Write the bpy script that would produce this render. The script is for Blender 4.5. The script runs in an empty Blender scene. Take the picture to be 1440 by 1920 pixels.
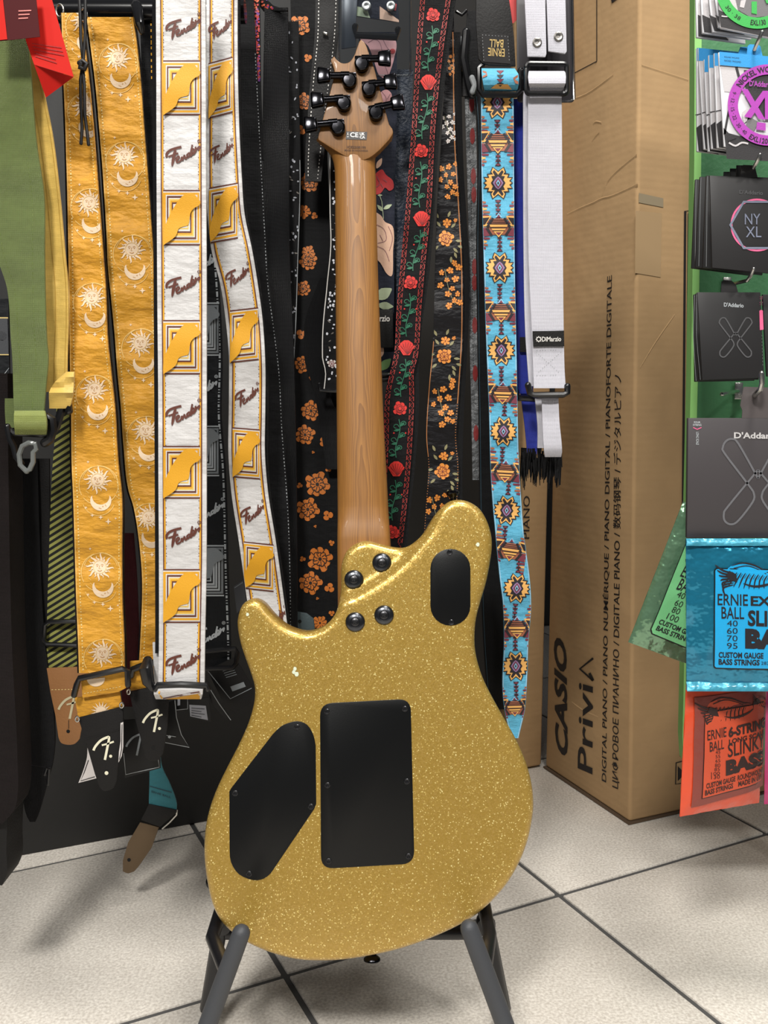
import bpy, bmesh, math, random
import numpy as np
from mathutils import Vector, Matrix
from mathutils.geometry import delaunay_2d_cdt, tessellate_polygon
random.seed(7)
SC = bpy.context.scene
COL = SC.collection

# ------------------------------------------------------------------ camera, world, lights
F_PX, PITCH, CAM_H = 1740.0, math.radians(7.693), 0.7811
cam = bpy.data.cameras.new('camera'); cam_o = bpy.data.objects.new('camera', cam); COL.objects.link(cam_o)
cam.sensor_fit = 'HORIZONTAL'; cam.sensor_width = 36.0; cam.lens = F_PX / 1440 * 36
cam.clip_start = 0.02; cam.clip_end = 50
cam_o.location = (0, 0, CAM_H); cam_o.rotation_euler = (math.radians(90) - PITCH, 0, 0)
SC.camera = cam_o
w = bpy.data.worlds.new('world'); SC.world = w; w.use_nodes = True
w.node_tree.nodes['Background'].inputs[0].default_value = (0.93, 0.95, 1.0, 1)
w.node_tree.nodes['Background'].inputs[1].default_value = 0.12
def area(name, loc, target, sx, sy, power, col=(1, 0.97, 0.92)):
    l = bpy.data.lights.new(name, 'AREA'); l.shape = 'RECTANGLE'; l.size = sx; l.size_y = sy; l.energy = power; l.color = col
    o = bpy.data.objects.new(name, l); COL.objects.link(o); o.location = loc
    o.rotation_euler = (Vector(target) - Vector(loc)).to_track_quat('-Z', 'Y').to_euler()
area('ceiling_lamp', (-0.5, -1.0, 2.65), (-0.3, 0.2, 0), 0.40, 0.40, 84)
area('ceiling_lamp', (0.55, -1.0, 2.65), (0.5, 0.2, 0), 0.3, 0.3, 18)
area('ceiling_lamp', (-1.5, -1.0, 2.65), (-1.2, 0.2, 0), 0.3, 0.3, 10)
area('ceiling_lamp', (1.6, -1.0, 2.65), (1.3, 0.2, 0), 0.3, 0.3, 14)
area('ceiling_lamp', (0.45, 0.55, 2.65), (0.45, 0.6, 0), 0.4, 0.4, 36)
SC.view_settings.view_transform = 'Standard'; SC.view_settings.look = 'None'
SC.view_settings.gamma = 1.0; SC.view_settings.use_curve_mapping = False
SC.view_settings.exposure = -0.12

# ------------------------------------------------------------------ photo pixel -> place
CAM = Vector((0, 0, CAM_H))
FW = Vector((0, math.cos(PITCH), -math.sin(PITCH))); UP = Vector((0, math.sin(PITCH), math.cos(PITCH)))
def ray(px, py): return FW + Vector(((px - 720) / F_PX, 0, 0)) + UP * ((960 - py) / F_PX)
def P(px, py, Y):
    d = ray(px, py); return CAM + d * (Y / d.y)
def floor_pt(px, py):
    d = ray(px, py); return CAM + d * (-CAM_H / d.z)

# ------------------------------------------------------------------ materials
def lin(c): return tuple((x / 12.92 if x <= .04045 else ((x + .055) / 1.055) ** 2.4) for x in [v / 255 for v in c])
MATS = {}
def mat(name, rgb, rough=.6, metal=0., bump=0., bscale=600., stretch=(1, 1, 1), var=0., vscale=40., coat=0., spec=.5, sheen=0., weave=0., alpha=1.):
    if name in MATS: return MATS[name]
    m = bpy.data.materials.new(name); m.use_nodes = True; nt = m.node_tree; N = nt.nodes; L = nt.links
    b = N['Principled BSDF']; c = lin(rgb)
    b.inputs['Base Color'].default_value = (*c, 1); b.inputs['Roughness'].default_value = rough; b.inputs['Metallic'].default_value = metal
    b.inputs['Coat Weight'].default_value = coat; b.inputs['Coat Roughness'].default_value = .12; b.inputs['Specular IOR Level'].default_value = spec
    b.inputs['Sheen Weight'].default_value = sheen; b.inputs['Alpha'].default_value = alpha
    tc = N.new('ShaderNodeTexCoord'); mp = N.new('ShaderNodeMapping'); mp.inputs['Scale'].default_value = stretch
    L.new(tc.outputs['Object'], mp.inputs['Vector'])
    if var:
        n = N.new('ShaderNodeTexNoise'); n.inputs['Scale'].default_value = vscale; n.inputs['Detail'].default_value = 4
        L.new(mp.outputs[0], n.inputs['Vector'])
        r = N.new('ShaderNodeValToRGB'); r.color_ramp.elements[0].position = .3; r.color_ramp.elements[1].position = .7
        r.color_ramp.elements[0].color = (*[max(0, v * (1 - var)) for v in c], 1); r.color_ramp.elements[1].color = (*[min(1, v * (1 + var)) for v in c], 1)
        L.new(n.outputs[0], r.inputs[0]); L.new(r.outputs[0], b.inputs['Base Color'])
    prev = None
    def add_bump(h, st, dist):
        nonlocal prev
        bp = N.new('ShaderNodeBump'); bp.inputs['Strength'].default_value = st; bp.inputs['Distance'].default_value = dist
        L.new(h, bp.inputs['Height'])
        if prev: L.new(prev, bp.inputs['Normal'])
        prev = bp.outputs[0]
    if bump:
        n = N.new('ShaderNodeTexNoise'); n.inputs['Scale'].default_value = bscale; n.inputs['Detail'].default_value = 3
        L.new(mp.outputs[0], n.inputs['Vector']); add_bump(n.outputs[0], bump, .002 if bscale > 200 else .012)
    if weave:
        for d in ('X', 'Z'):
            wv = N.new('ShaderNodeTexWave'); wv.wave_type = 'BANDS'; wv.bands_direction = d; wv.inputs['Scale'].default_value = 420 if d == 'Z' else 260
            L.new(tc.outputs['Object'], wv.inputs['Vector']); add_bump(wv.outputs[0], weave, .0006)
    if prev: L.new(prev, b.inputs['Normal'])
    MATS[name] = m; return m
def fabric(name, rgb, rough=.65, weave=.25, wrinkle=.25, sheen=.1, var=.08):
    if sum(rgb) < 130: sheen = 0.
    return mat(name, rgb, rough, spec=.2 if sum(rgb) < 130 else .35, bump=wrinkle, bscale=45, stretch=(1, 1, 2.2), weave=weave, sheen=sheen, var=var, vscale=60)
def black_fabric(name='black webbing', v=13): return fabric(name, (v, v, v + 2), .6, .5, .15)
def ink(name, rgb, rough=.6): return mat(name, rgb, rough, bump=.15, bscale=900)

# ------------------------------------------------------------------ objects
ROOT = {}
def setp(o, label=None, cat=None, group=None, kind=None):
    for k, v in (('label', label), ('category', cat), ('group', group), ('kind', kind)):
        if v: o[k] = v
    return o
def thing(name, label, cat, loc, group=None):
    o = bpy.data.objects.new(name, None); COL.objects.link(o); o.location = loc; o.empty_display_size = .02
    ROOT[o.name] = Vector(loc); return setp(o, label, cat, group)
def mesh_obj(name, verts, faces, mats, parent=None, midx=None, smooth=False, label=None, cat=None, group=None, kind=None):
    vs = [Vector(v) for v in verts]
    if parent is not None: org = ROOT[parent.name]
    else:
        xs = [v.x for v in vs]; ys = [v.y for v in vs]; org = Vector(((min(xs) + max(xs)) / 2, (min(ys) + max(ys)) / 2, min(v.z for v in vs)))
    me = bpy.data.meshes.new(name); me.from_pydata([v - org for v in vs], [], faces)
    for m in (mats if isinstance(mats, (list, tuple)) else [mats]): me.materials.append(m)
    if midx is not None and len(me.polygons) == len(midx): me.polygons.foreach_set('material_index', midx)
    me.validate()
    bm = bmesh.new(); bm.from_mesh(me)
    if len(bm.faces) and name not in FLAT: bmesh.ops.recalc_face_normals(bm, faces=bm.faces)
    bm.to_mesh(me); bm.free()
    if smooth: me.polygons.foreach_set('use_smooth', [True] * len(me.polygons))
    o = bpy.data.objects.new(name, me); COL.objects.link(o)
    if parent is not None: o.parent = parent
    else: o.location = org
    ROOT[o.name] = org
    if smooth == 'auto':
        try: me.set_sharp_from_angle(angle=math.radians(40))
        except Exception: pass
    return setp(o, label, cat, group, kind)
FLAT = set()
class MB:
    def __init__(s): s.v = []; s.f = []; s.m = []
    def add(s, vs, fs, mi=0):
        b = len(s.v); s.v += [Vector(v) for v in vs]; s.f += [tuple(i + b for i in f) for f in fs]; s.m += [mi] * len(fs)
    def build(s, name, mats, parent=None, smooth=False, **k): return mesh_obj(name, s.v, s.f, mats, parent, s.m, smooth, **k)
def tube_data(pts, rad, n=10, caps=True):
    pts = [Vector(p) for p in pts]; R = rad if isinstance(rad, (list, tuple)) else [rad] * len(pts)
    if caps == 'round':
        a = (pts[0] - pts[1]).normalized(); b = (pts[-1] - pts[-2]).normalized(); r0, r1 = R[0], R[-1]
        pts = [pts[0] + a * r0 * k for k in (.98, .8, .45)] + pts + [pts[-1] + b * r1 * k for k in (.45, .8, .98)]
        R = [r0 * k for k in (.15, .6, .9)] + list(R) + [r1 * k for k in (.9, .6, .15)]
    vs = []; fs = []; t0 = None; u = None
    for i, p in enumerate(pts):
        t = (pts[min(i + 1, len(pts) - 1)] - pts[max(i - 1, 0)]).normalized()
        if u is None:
            u = t.orthogonal().normalized()
        else:
            u = (t0.rotation_difference(t) @ u); u = (u - t * u.dot(t)).normalized()
        t0 = t; v = t.cross(u)
        for k in range(n):
            a = 2 * math.pi * k / n; vs.append(p + (u * math.cos(a) + v * math.sin(a)) * R[i])
        if i:
            for k in range(n): fs.append(((i - 1) * n + k, (i - 1) * n + (k + 1) % n, i * n + (k + 1) % n, i * n + k))
    fs.append(tuple(range(n))[::-1]); fs.append(tuple((len(pts) - 1) * n + k for k in range(n)))
    return vs, fs
def tube(name, pts, rad, m, parent=None, n=10, caps=True, **k):
    vs, fs = tube_data(pts, rad, n, caps); return mesh_obj(name, vs, fs, m, parent, smooth='auto', **k)
def box_data(c, ex, ey, ez):   # centre + three half-vectors, bevelled-free
    c, ex, ey, ez = map(Vector, (c, ex, ey, ez))
    vs = [c + ex * a + ey * b + ez * d for a in (-1, 1) for b in (-1, 1) for d in (-1, 1)]
    return vs, [(0, 1, 3, 2), (4, 6, 7, 5), (0, 4, 5, 1), (2, 3, 7, 6), (0, 2, 6, 4), (1, 5, 7, 3)]
def bevel(o, wd, seg=2):
    bm = bmesh.new(); bm.from_mesh(o.data)
    bmesh.ops.bevel(bm, geom=[e for e in bm.edges if len(e.link_faces) == 2 and e.calc_face_angle(0) > .5], offset=wd, segments=seg, affect='EDGES', profile=.5)
    bm.to_mesh(o.data); bm.free(); o.data.polygons.foreach_set('use_smooth', [True] * len(o.data.polygons))
    o.data.set_sharp_from_angle(angle=math.radians(35)); return o
def lathe_data(c, nrm, prof, n=24):
    nrm = Vector(nrm).normalized(); u = nrm.orthogonal().normalized(); v = nrm.cross(u); vs = []; fs = []
    for r, h in prof:
        for k in range(n):
            a = 2 * math.pi * k / n; vs.append(Vector(c) + nrm * h + (u * math.cos(a) + v * math.sin(a)) * r)
    for i in range(1, len(prof)):
        for k in range(n): fs.append(((i - 1) * n + k, (i - 1) * n + (k + 1) % n, i * n + (k + 1) % n, i * n + k))
    fs.append(tuple(range(n))[::-1]); fs.append(tuple((len(prof) - 1) * n + k for k in range(n)))
    return vs, fs
def lathe(name, c, nrm, prof, m, parent=None, n=24, **k):
    vs, fs = lathe_data(c, nrm, prof, n); return mesh_obj(name, vs, fs, m, parent, smooth='auto', **k)

# ------------------------------------------------------------------ curves in the picture plane of a surface
def smooth_pts(pts, sub=6, closed=False):
    p = [Vector((*q[:2], 0)) for q in pts]; n = len(p); out = []
    if n < 3: return [(q.x, q.y) for q in p]
    for i in range(n if closed else n - 1):
        a, b, c, d = (p[(i - 1) % n], p[i], p[(i + 1) % n], p[(i + 2) % n]) if closed else (p[max(i - 1, 0)], p[i], p[i + 1], p[min(i + 2, n - 1)])
        for k in range(sub):
            t = k / sub; q = .5 * ((2 * b) + (c - a) * t + (2 * a - 5 * b + 4 * c - d) * t * t + (3 * b - a - 3 * c + d) * t ** 3)
            out.append((q.x, q.y))
    if not closed: out.append((p[-1].x, p[-1].y))
    return out
def interp(ys, vals):
    ys = list(ys); vals = list(vals); n = len(ys); m = []
    for i in range(n):
        if n == 1: m.append(0); continue
        if i == 0: m.append((vals[1] - vals[0]) / (ys[1] - ys[0]))
        elif i == n - 1: m.append((vals[-1] - vals[-2]) / (ys[-1] - ys[-2]))
        else:
            d0 = (vals[i] - vals[i - 1]) / (ys[i] - ys[i - 1]); d1 = (vals[i + 1] - vals[i]) / (ys[i + 1] - ys[i])
            m.append(0 if d0 * d1 < 0 else (d0 + d1) / 2)
    def f(y):
        if y <= ys[0]: return vals[0] + m[0] * (y - ys[0])
        if y >= ys[-1]: return vals[-1] + m[-1] * (y - ys[-1])
        for i in range(n - 1):
            if y <= ys[i + 1]: break
        h = ys[i + 1] - ys[i]; t = (y - ys[i]) / h
        return (2 * t ** 3 - 3 * t * t + 1) * vals[i] + (t ** 3 - 2 * t * t + t) * h * m[i] + (-2 * t ** 3 + 3 * t * t) * vals[i + 1] + (t ** 3 - t * t) * h * m[i + 1]
    return f

class Ribbon:
    """hanging strap: rows (y, left x, right x, depth)"""
    def __init__(s, rows, amp=.0015, cup=.001, wl=120., ph=None, twist=0.):
        ys = [r[0] for r in rows]; s.y0, s.y1 = ys[0], ys[-1]
        s.l = interp(ys, [r[1] for r in rows]); s.r = interp(ys, [r[2] for r in rows]); s.d = interp(ys, [r[3] for r in rows])
        s.amp, s.cup, s.wl, s.tw = amp, cup, wl, twist; s.ph = random.random() * 6 if ph is None else ph
    def Y(s, u, py):
        return s.d(py) + s.cup * (2 * u - 1) ** 2 + s.tw * (u - .5) + s.amp * (math.sin(py * 6.283 / s.wl + s.ph + u * 1.3) + .5 * math.sin(py * 6.283 / s.wl * 1.7 + s.ph * 2 - u * 2))
    def __call__(s, px, py, off=0.):
        py = min(max(py, s.y0), s.y1); a, b = s.l(py), s.r(py); px = min(max(px, a + .6), b - .6)
        return P(px, py, s.Y((px - a) / (b - a), py) - off)
    def mesh(s, thick=.003, nu=6, step=9):
        nv = max(2, int((s.y1 - s.y0) / step)); vs = []; fs = []
        for side in (0, 1):
            for j in range(nv + 1):
                py = s.y0 + (s.y1 - s.y0) * j / nv; a, b = s.l(py), s.r(py)
                for i in range(nu + 1):
                    u = i / nu; y = s.Y(u, py); q = P(a + (b - a) * u, py, y)
                    if side: q = q + Vector((0, thick, 0))
                    vs.append(q)
        W = nu + 1; B = W * (nv + 1)
        for j in range(nv):
            for i in range(nu):
                k = j * W + i; fs.append((k, k + W, k + W + 1, k + 1)); fs.append((B + k, B + k + 1, B + k + W + 1, B + k + W))
            for k in (j * W, j * W + nu): fs.append((k, k + W, B + k + W, B + k))
        for i in range(nu):
            for k in (i, nv * W + i): fs.append((k, k + 1, B + k + 1, B + k))
        return vs, fs
    def build(s, name, m, parent, thick=.003, nu=6, step=9, **k):
        vs, fs = s.mesh(thick, nu, step); return mesh_obj(name, vs, fs, m, parent, smooth='auto', **k)
    def edge(s, du, y0=None, y1=None, step=10):   # polyline du px in from the left (du>=0) or the right (du<0)
        y0 = s.y0 if y0 is None else y0; y1 = s.y1 if y1 is None else y1; n = max(2, int((y1 - y0) / step))
        return [((s.l(y) + du) if du >= 0 else (s.r(y) + du), y) for y in [y0 + (y1 - y0) * k / n for k in range(n + 1)]]
    def base(s): return P((s.l(s.y1) + s.r(s.y1)) / 2, s.y1, s.d(s.y1))

class Flat:
    """flat piece facing the room: three photo points with their depths"""
    def __init__(s, a, b, c):
        s.o = P(*a); n = (P(*b) - s.o).cross(P(*c) - s.o).normalized()
        if n.dot(s.o - CAM) > 0: n = -n
        s.n = n
    @classmethod
    def at(cls, point, normal):
        s = cls.__new__(cls); s.o = Vector(point); s.n = Vector(normal).normalized()
        if s.n.dot(s.o - CAM) > 0: s.n = -s.n
        return s
    def __call__(s, px, py, off=0.):
        d = ray(px, py); return CAM + d * ((s.o - CAM).dot(s.n) / d.dot(s.n)) + s.n * off
    def slab(s, pts, thick, off=0.):
        vs = [s(x, y, off) for x, y in pts]; vs += [v - s.n * thick for v in vs]; n = len(pts)
        fs = [tuple(range(n)), tuple(range(2 * n - 1, n - 1, -1))] + [(i, (i + 1) % n, (i + 1) % n + n, i + n) for i in range(n)]
        return vs, fs

class Decal:
    """flat print or embroidery laid on a surface map mp(x, y, off)"""
    def __init__(s, mp, off=.0006): s.mp = mp; s.off = off; s.mb = MB(); s.mats = []; s.T = lambda x, y: (x, y); s.lift = 0
    def mi(s, m):
        if m not in s.mats: s.mats.append(m)
        return s.mats.index(m)
    def place(s, cx, cy, sx=1, sy=None, rot=0, kx=0):
        sy = sx if sy is None else sy; c, n = math.cos(rot), math.sin(rot)
        s.T = lambda x, y: (cx + (x * sx + kx * y) * c - y * sy * n, cy + (x * sx + kx * y) * n + y * sy * c); return s
    def emit(s, pts, faces, m, k=0): s.mb.add([s.mp(*s.T(x, y), s.off + (k + s.lift) * .00035) for x, y in pts], faces, s.mi(m))
    def poly(s, pts, m, k=0, maxe=None):
        tr = tessellate_polygon([[Vector((x, y, 0)) for x, y in pts]])
        if maxe:
            bm = bmesh.new(); vv = [bm.verts.new((x, y, 0)) for x, y in pts]
            for t in tr:
                try: bm.faces.new([vv[i] for i in t])
                except ValueError: pass
            for _ in range(5):
                e = [e for e in bm.edges if e.calc_length() > maxe]
                if not e: break
                bmesh.ops.subdivide_edges(bm, edges=e, cuts=1); bmesh.ops.triangulate(bm, faces=bm.faces)
            bm.verts.index_update(); pts = [(v.co.x, v.co.y) for v in bm.verts]; tr = [[v.index for v in f.verts] for f in bm.faces]; bm.free()
        s.emit(pts, [tuple(t) for t in tr], m, k); return s
    def disc(s, x, y, r, m, k=0, n=14, ry=None):
        ry = r if ry is None else ry
        return s.poly([(x + r * math.cos(6.2832 * i / n), y + ry * math.sin(6.2832 * i / n)) for i in range(n)], m, k)
    def ring(s, x, y, r0, r1, m, k=0, a0=0, a1=360, n=40):
        A = [math.radians(a0 + (a1 - a0) * i / n) for i in range(n + 1)]
        pts = [(x + r0 * math.cos(a), y + r0 * math.sin(a)) for a in A] + [(x + r1 * math.cos(a), y + r1 * math.sin(a)) for a in A]
        s.emit(pts, [(i, i + 1, i + n + 2, i + n + 1) for i in range(n)], m, k); return s
    def stroke(s, pts, wd, m, k=0, smooth=0, taper=False, dash=None, closed=False):
        if smooth: pts = smooth_pts(pts, smooth, closed)
        if closed: pts = list(pts) + [pts[0]]
        if dash:
            seg = []; on, offl = dash
            L = 0; cur = []
            P0 = [Vector(p) for p in pts]; d = []
            for a, b in zip(P0, P0[1:]):
                n = max(1, int((b - a).length / 1.5))
                for i in range(n): d.append(a.lerp(b, i / n))
            for a, b in zip(d, d[1:]):
                if L % (on + offl) < on: cur.append(a)
                elif cur:
                    if len(cur) > 1: seg.append(cur)
                    cur = []
                L += (b - a).length
            for q in seg: s.stroke([q[0], q[-1]] if len(q) < 4 else q, wd, m, k)
            return s
        p = [Vector((a[0], a[1])) for a in pts]; n = len(p); V = []
        for i in range(n):
            t = p[min(i + 1, n - 1)] - p[max(i - 1, 0)]
            t = t.normalized() if t.length > 1e-6 else Vector((1, 0)); q = Vector((-t.y, t.x)); h = wd / 2
            if taper: h *= max(.12, math.sin(math.pi * (i + .4) / (n - .2)) ** .7)
            V += [p[i] + q * h, p[i] - q * h]
        s.emit([(a.x, a.y) for a in V], [(2 * i, 2 * i + 1, 2 * i + 3, 2 * i + 2) for i in range(n - 1)], m, k); return s
    def text(s, t, A, B, C, m, k=0, bold=0., arc=None):
        vs, fs = text_data(t, bold)
        A, B, C = Vector(A), Vector(B), Vector(C)
        pts = [A + (B - A) * x + (C - A) * y for x, y in vs]
        s.emit([(p.x, p.y) for p in pts], fs, m, k); return s
    def text_arc(s, t, cx, cy, r, h, a0, a1, m, k=0, bold=0., flip=False):
        vs, fs = text_data(t, bold); pts = []
        for x, y in vs:
            a = math.radians(a0 + (a1 - a0) * x); rr = (r - y * h) if flip else (r + y * h)
            pts.append((cx + rr * math.cos(a), cy + rr * math.sin(a)))
        s.emit(pts, fs, m, k); return s
    def build(s, name, parent=None, **kw):
        if s.mb.v: return mesh_obj(name, s.mb.v, s.mb.f, s.mats, parent, s.mb.m, **kw)
TXT = {}
def text_data(t, bold=0.):
    if (t, bold) not in TXT:
        c = bpy.data.curves.new('t', 'FONT'); c.body = t; c.resolution_u = 3; c.offset = bold
        o = bpy.data.objects.new('t', c); COL.objects.link(o); bpy.context.view_layer.update()
        me = o.to_mesh(); v = [(q.co.x, q.co.y) for q in me.vertices]; f = [tuple(p.vertices) for p in me.polygons]
        o.to_mesh_clear(); bpy.data.objects.remove(o); bpy.data.curves.remove(c)
        x0, x1 = min(a for a, b in v), max(a for a, b in v); y0, y1 = min(b for a, b in v), max(b for a, b in v)
        TXT[(t, bold)] = ([((a - x0) / (x1 - x0), (b - y0) / (y1 - y0)) for a, b in v], f)
    return TXT[(t, bold)]
FLAT |= {'print', 'embroidery', 'lettering', 'sun_motif', 'square_motif', 'script_logo', 'stitching', 'flower_motif', 'vine_motif', 'medallion_motif', 'border', 'label', 'logo', 'printed_line'}
def V3(x, y, z=0): return Vector((x, y, z))

# ================================================================== the setting
TS, TYAW, TO = .45, math.radians(26.216), Vector((-.2934 * .45, 2.5527 * .45, 0))
def floor_mat():
    m = mat('speckled beige tile', (226, 218, 206), .42, bump=.04, bscale=300); nt = m.node_tree; N, L = nt.nodes, nt.links; b = N['Principled BSDF']
    tc = N.new('ShaderNodeTexCoord'); mix = None
    n1 = N.new('ShaderNodeTexNoise'); n1.inputs['Scale'].default_value = 260; n1.inputs['Detail'].default_value = 3
    n2 = N.new('ShaderNodeTexNoise'); n2.inputs['Scale'].default_value = 9; n2.inputs['Detail'].default_value = 5
    L.new(tc.outputs['Object'], n1.inputs['Vector']); L.new(tc.outputs['Object'], n2.inputs['Vector'])
    r1 = N.new('ShaderNodeValToRGB'); r1.color_ramp.elements[0].position = .32; r1.color_ramp.elements[1].position = .68
    r1.color_ramp.elements[0].color = (*lin((204, 196, 185)), 1); r1.color_ramp.elements[1].color = (*lin((244, 238, 228)), 1)
    L.new(n1.outputs[0], r1.inputs[0])
    mx = N.new('ShaderNodeMix'); mx.data_type = 'RGBA'; mx.blend_type = 'MULTIPLY'; mx.inputs[0].default_value = .5
    r2 = N.new('ShaderNodeValToRGB'); r2.color_ramp.elements[0].position = .35; r2.color_ramp.elements[1].position = .65
    r2.color_ramp.elements[0].color = (.86, .85, .84, 1); r2.color_ramp.elements[1].color = (1, 1, 1, 1); L.new(n2.outputs[0], r2.inputs[0])
    L.new(r1.outputs[0], mx.inputs[6]); L.new(r2.outputs[0], mx.inputs[7]); L.new(mx.outputs[2], b.inputs['Base Color']); return m
M_TILE = floor_mat()
M_GROUT = mat('dark grey grout', (80, 79, 78), .9, bump=.3, bscale=300)
vs, fs = box_data((.1, 1.4, -.012), (2.2, 0, 0), (0, 1.9, 0), (0, 0, .009))
floor = mesh_obj('floor', vs, fs, M_GROUT, kind='structure')
floor['label'] = 'floor of large speckled beige tiles with dark grey joints'
tile_me = None
ta = Vector((math.cos(TYAW), math.sin(TYAW), 0)); tb = Vector((-math.sin(TYAW), math.cos(TYAW), 0))
for i in range(-5, 6):
    for j in range(-4, 6):
        c = TO + ta * (TS * (i + .5)) + tb * (TS * (j + .5))
        if not (-1.5 < c.x < 1.9 and -.3 < c.y < 3.1): continue
        if tile_me is None:
            hs = TS / 2 - .0043; vs, fs = box_data((0, 0, 0), ta * hs, tb * hs, (0, 0, .004))
            t = mesh_obj('tile', vs, fs, M_TILE, floor); bevel(t, .0015, 2); tile_me = t.data
            base = sum((v.co for v in tile_me.vertices), Vector()) / len(tile_me.vertices)
            for v in tile_me.vertices: v.co -= base
        else:
            t = bpy.data.objects.new('tile', tile_me); COL.objects.link(t); t.parent = floor
        t.location = c + Vector((0, 0, -.004)) - ROOT[floor.name]
# back wall; its dark colour stands in for the shadow between the cartons
M_WALL = mat('shade coloured wall', (52, 51, 50), .8, bump=.1, bscale=200)
vs, fs = box_data((.2, 3.05, 1.35), (2.4, 0, 0), (0, .05, 0), (0, 0, 1.35))
setp(mesh_obj('wall_back', vs, fs, M_WALL, kind='structure'), 'plain back wall of the shop, coloured dark for the shadow between the cartons')

# black display counter behind the straps
M_COUNTER = mat('black laminate', (28, 28, 28), .6, bump=.05, bscale=500, var=.1, vscale=8)
cA, cB = floor_pt(13, 1610), floor_pt(353, 1547); cd = (cB - cA).normalized(); cn = Vector((-cd.y, cd.x, 0))
t_r = 0
while True:
    q = cA + cd * t_r; px = 720 + F_PX * q.x / (q.y * math.cos(PITCH) + CAM_H * math.sin(PITCH))
    if px > 935: break
    t_r += .005
cabinet = thing('display_cabinet', 'tall black laminate display panel standing behind the hanging straps', 'cabinet', cA + cd * t_r / 2)
c0 = cA - cd * .55; c1 = cA + cd * t_r; H = 1.75
mid = (c0 + c1) / 2; hl = (c1 - c0).length / 2
vs, fs = box_data(mid + cn * .06 + Vector((0, 0, H / 2 + .001)), cd * hl, cn * .06, Vector((0, 0, H / 2))); bevel(mesh_obj('panel', vs, fs, M_COUNTER, cabinet), .002)

# ------------------------------------------------------------------ cardboard cartons
def cardboard(name, rgb, corr=0.):
    m = mat(name, rgb, .85, bump=.12, bscale=30, var=.06, vscale=14); nt = m.node_tree; N, L = nt.nodes, nt.links; b = N['Principled BSDF']
    tc = N.new('ShaderNodeTexCoord'); wv = N.new('ShaderNodeTexWave'); wv.bands_direction = 'Z'; wv.inputs['Scale'].default_value = 26; wv.inputs['Distortion'].default_value = .6
    L.new(tc.outputs['Object'], wv.inputs['Vector']); bp = N.new('ShaderNodeBump'); bp.inputs['Strength'].default_value = corr; bp.inputs['Distance'].default_value = .002
    L.new(wv.outputs[0], bp.inputs['Height']); L.new(b.inputs['Normal'].links[0].from_socket, bp.inputs['Normal']); L.new(bp.outputs[0], b.inputs['Normal']); return m
M_CARD = cardboard('kraft cardboard', (172, 140, 100), .06)
M_CARD2 = cardboard('kraft cardboard corrugated', (168, 137, 98), .07)
M_PRINT = ink('black box print', (30, 24, 22), .7)
b0, b1, b2 = floor_pt(1180, 1546), floor_pt(1022, 1440), floor_pt(1269, 1526)
facL = Flat.at(b0, (b1 - b0).cross(Vector((0, 0, 1))))
t0 = facL(1197.5, -60); t1 = facL(1056, -60)
t1.z = t0.z = max(t0.z, t1.z)
ed = (b2 - b0).normalized()
facR = Flat.at(b0, (t0 - b0).cross(ed))
carton = thing('keyboard_carton', 'tall brown cardboard carton with black print standing beside the green panel', 'box', b0)
dp = .46; bw = b1 + ed * dp; b2w = b0 + ed * dp; tw = t1 + ed * dp; t2w = t0 + ed * dp
cb = [b0, b1, bw, b2w]; ct = [t0, t1, tw, t2w]
lift = Vector((0, 0, .004))
vs = [c + lift for c in cb] + ct
ob = mesh_obj('body', vs, [(0, 1, 2, 3), (4, 7, 6, 5), (0, 4, 5, 1), (1, 5, 6, 2), (2, 6, 7, 3), (3, 7, 4, 0)], [M_CARD, M_CARD2], carton, [0, 0, 0, 0, 0, 1]); bevel(ob, .006, 3)
# bottom flap lip
mb = MB()
mb.add([b0 + Vector((-.002, -.004, .001)), b1 + Vector((-.004, -.001, .001)), bw + Vector((0, 0, .001)), b2w + Vector((0, 0, .001)), b0 + Vector((-.002, -.004, .0045)), b1 + Vector((-.004, -.001, .0045)), bw + Vector((0, 0, .0045)), b2w + Vector((0, 0, .0045))],
       [(0, 1, 2, 3), (4, 7, 6, 5), (0, 4, 5, 1), (1, 5, 6, 2), (2, 6, 7, 3), (3, 7, 4, 0)])
mb.build('bottom_flap', mat('cardboard edge', (92, 74, 56), .9), carton)
def carton_text(t, A, B, C, bold=.0, fac=facL, par=carton, m=M_PRINT):
    d = Decal(fac, .0012); a3, b3, c3 = fac(*A, .0012), fac(*B, .0012), fac(*C, .0012)
    v2, f2 = text_data(t, bold); d.mb.add([a3 + (b3 - a3) * x + (c3 - a3) * y for x, y in v2], f2, d.mi(m)); d.build('lettering', par)
carton_text('CASIO', (1066, 1426), (1063, 1207), (1042, 1402), .035)
carton_text('Privi', (1112, 1452), (1113, 1287), (1084, 1440), .012)
d = Decal(facL, .0012); d.stroke([(1113, 1276), (1088, 1254), (1113, 1234)], 4, M_PRINT); d.stroke([(1113, 1276), (1106, 1262)], 5, M_PRINT); d.build('lettering', carton)
carton_text('DIGITAL PIANO / PIANO NUMÉRIQUE / PIANO DIGITAL / PIANOFORTE DIGITALE', (1139, 1468), (1150, 515), (1127, 1462), .01)
carton_text('ЦИФРОВОЕ ПИАНИНО / DIGITALE PIANO / 数码钢琴 / デジタルピアノ', (1162, 1481), (1168, 700), (1147, 1474), .008)
d = Decal(facL, .0012)
d.stroke([(1120, -40), (1120, 115)], 1.6, M_PRINT); d.stroke([(1120, 115), (1078, 137)], 1.6, M_PRINT)
d.poly([(1146, -6), (1164, -6), (1148, 6)], M_PRINT); d.build('printed_line', carton)
d = Decal(facR, .0012)
d.stroke([(1300, 395), (1284, 396), (1276, 1418), (1300, 1412)], 4.5, M_PRINT)
d.stroke([(1300, 399), (1289, 400), (1281, 1414)], 1.4, M_PRINT)
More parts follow.
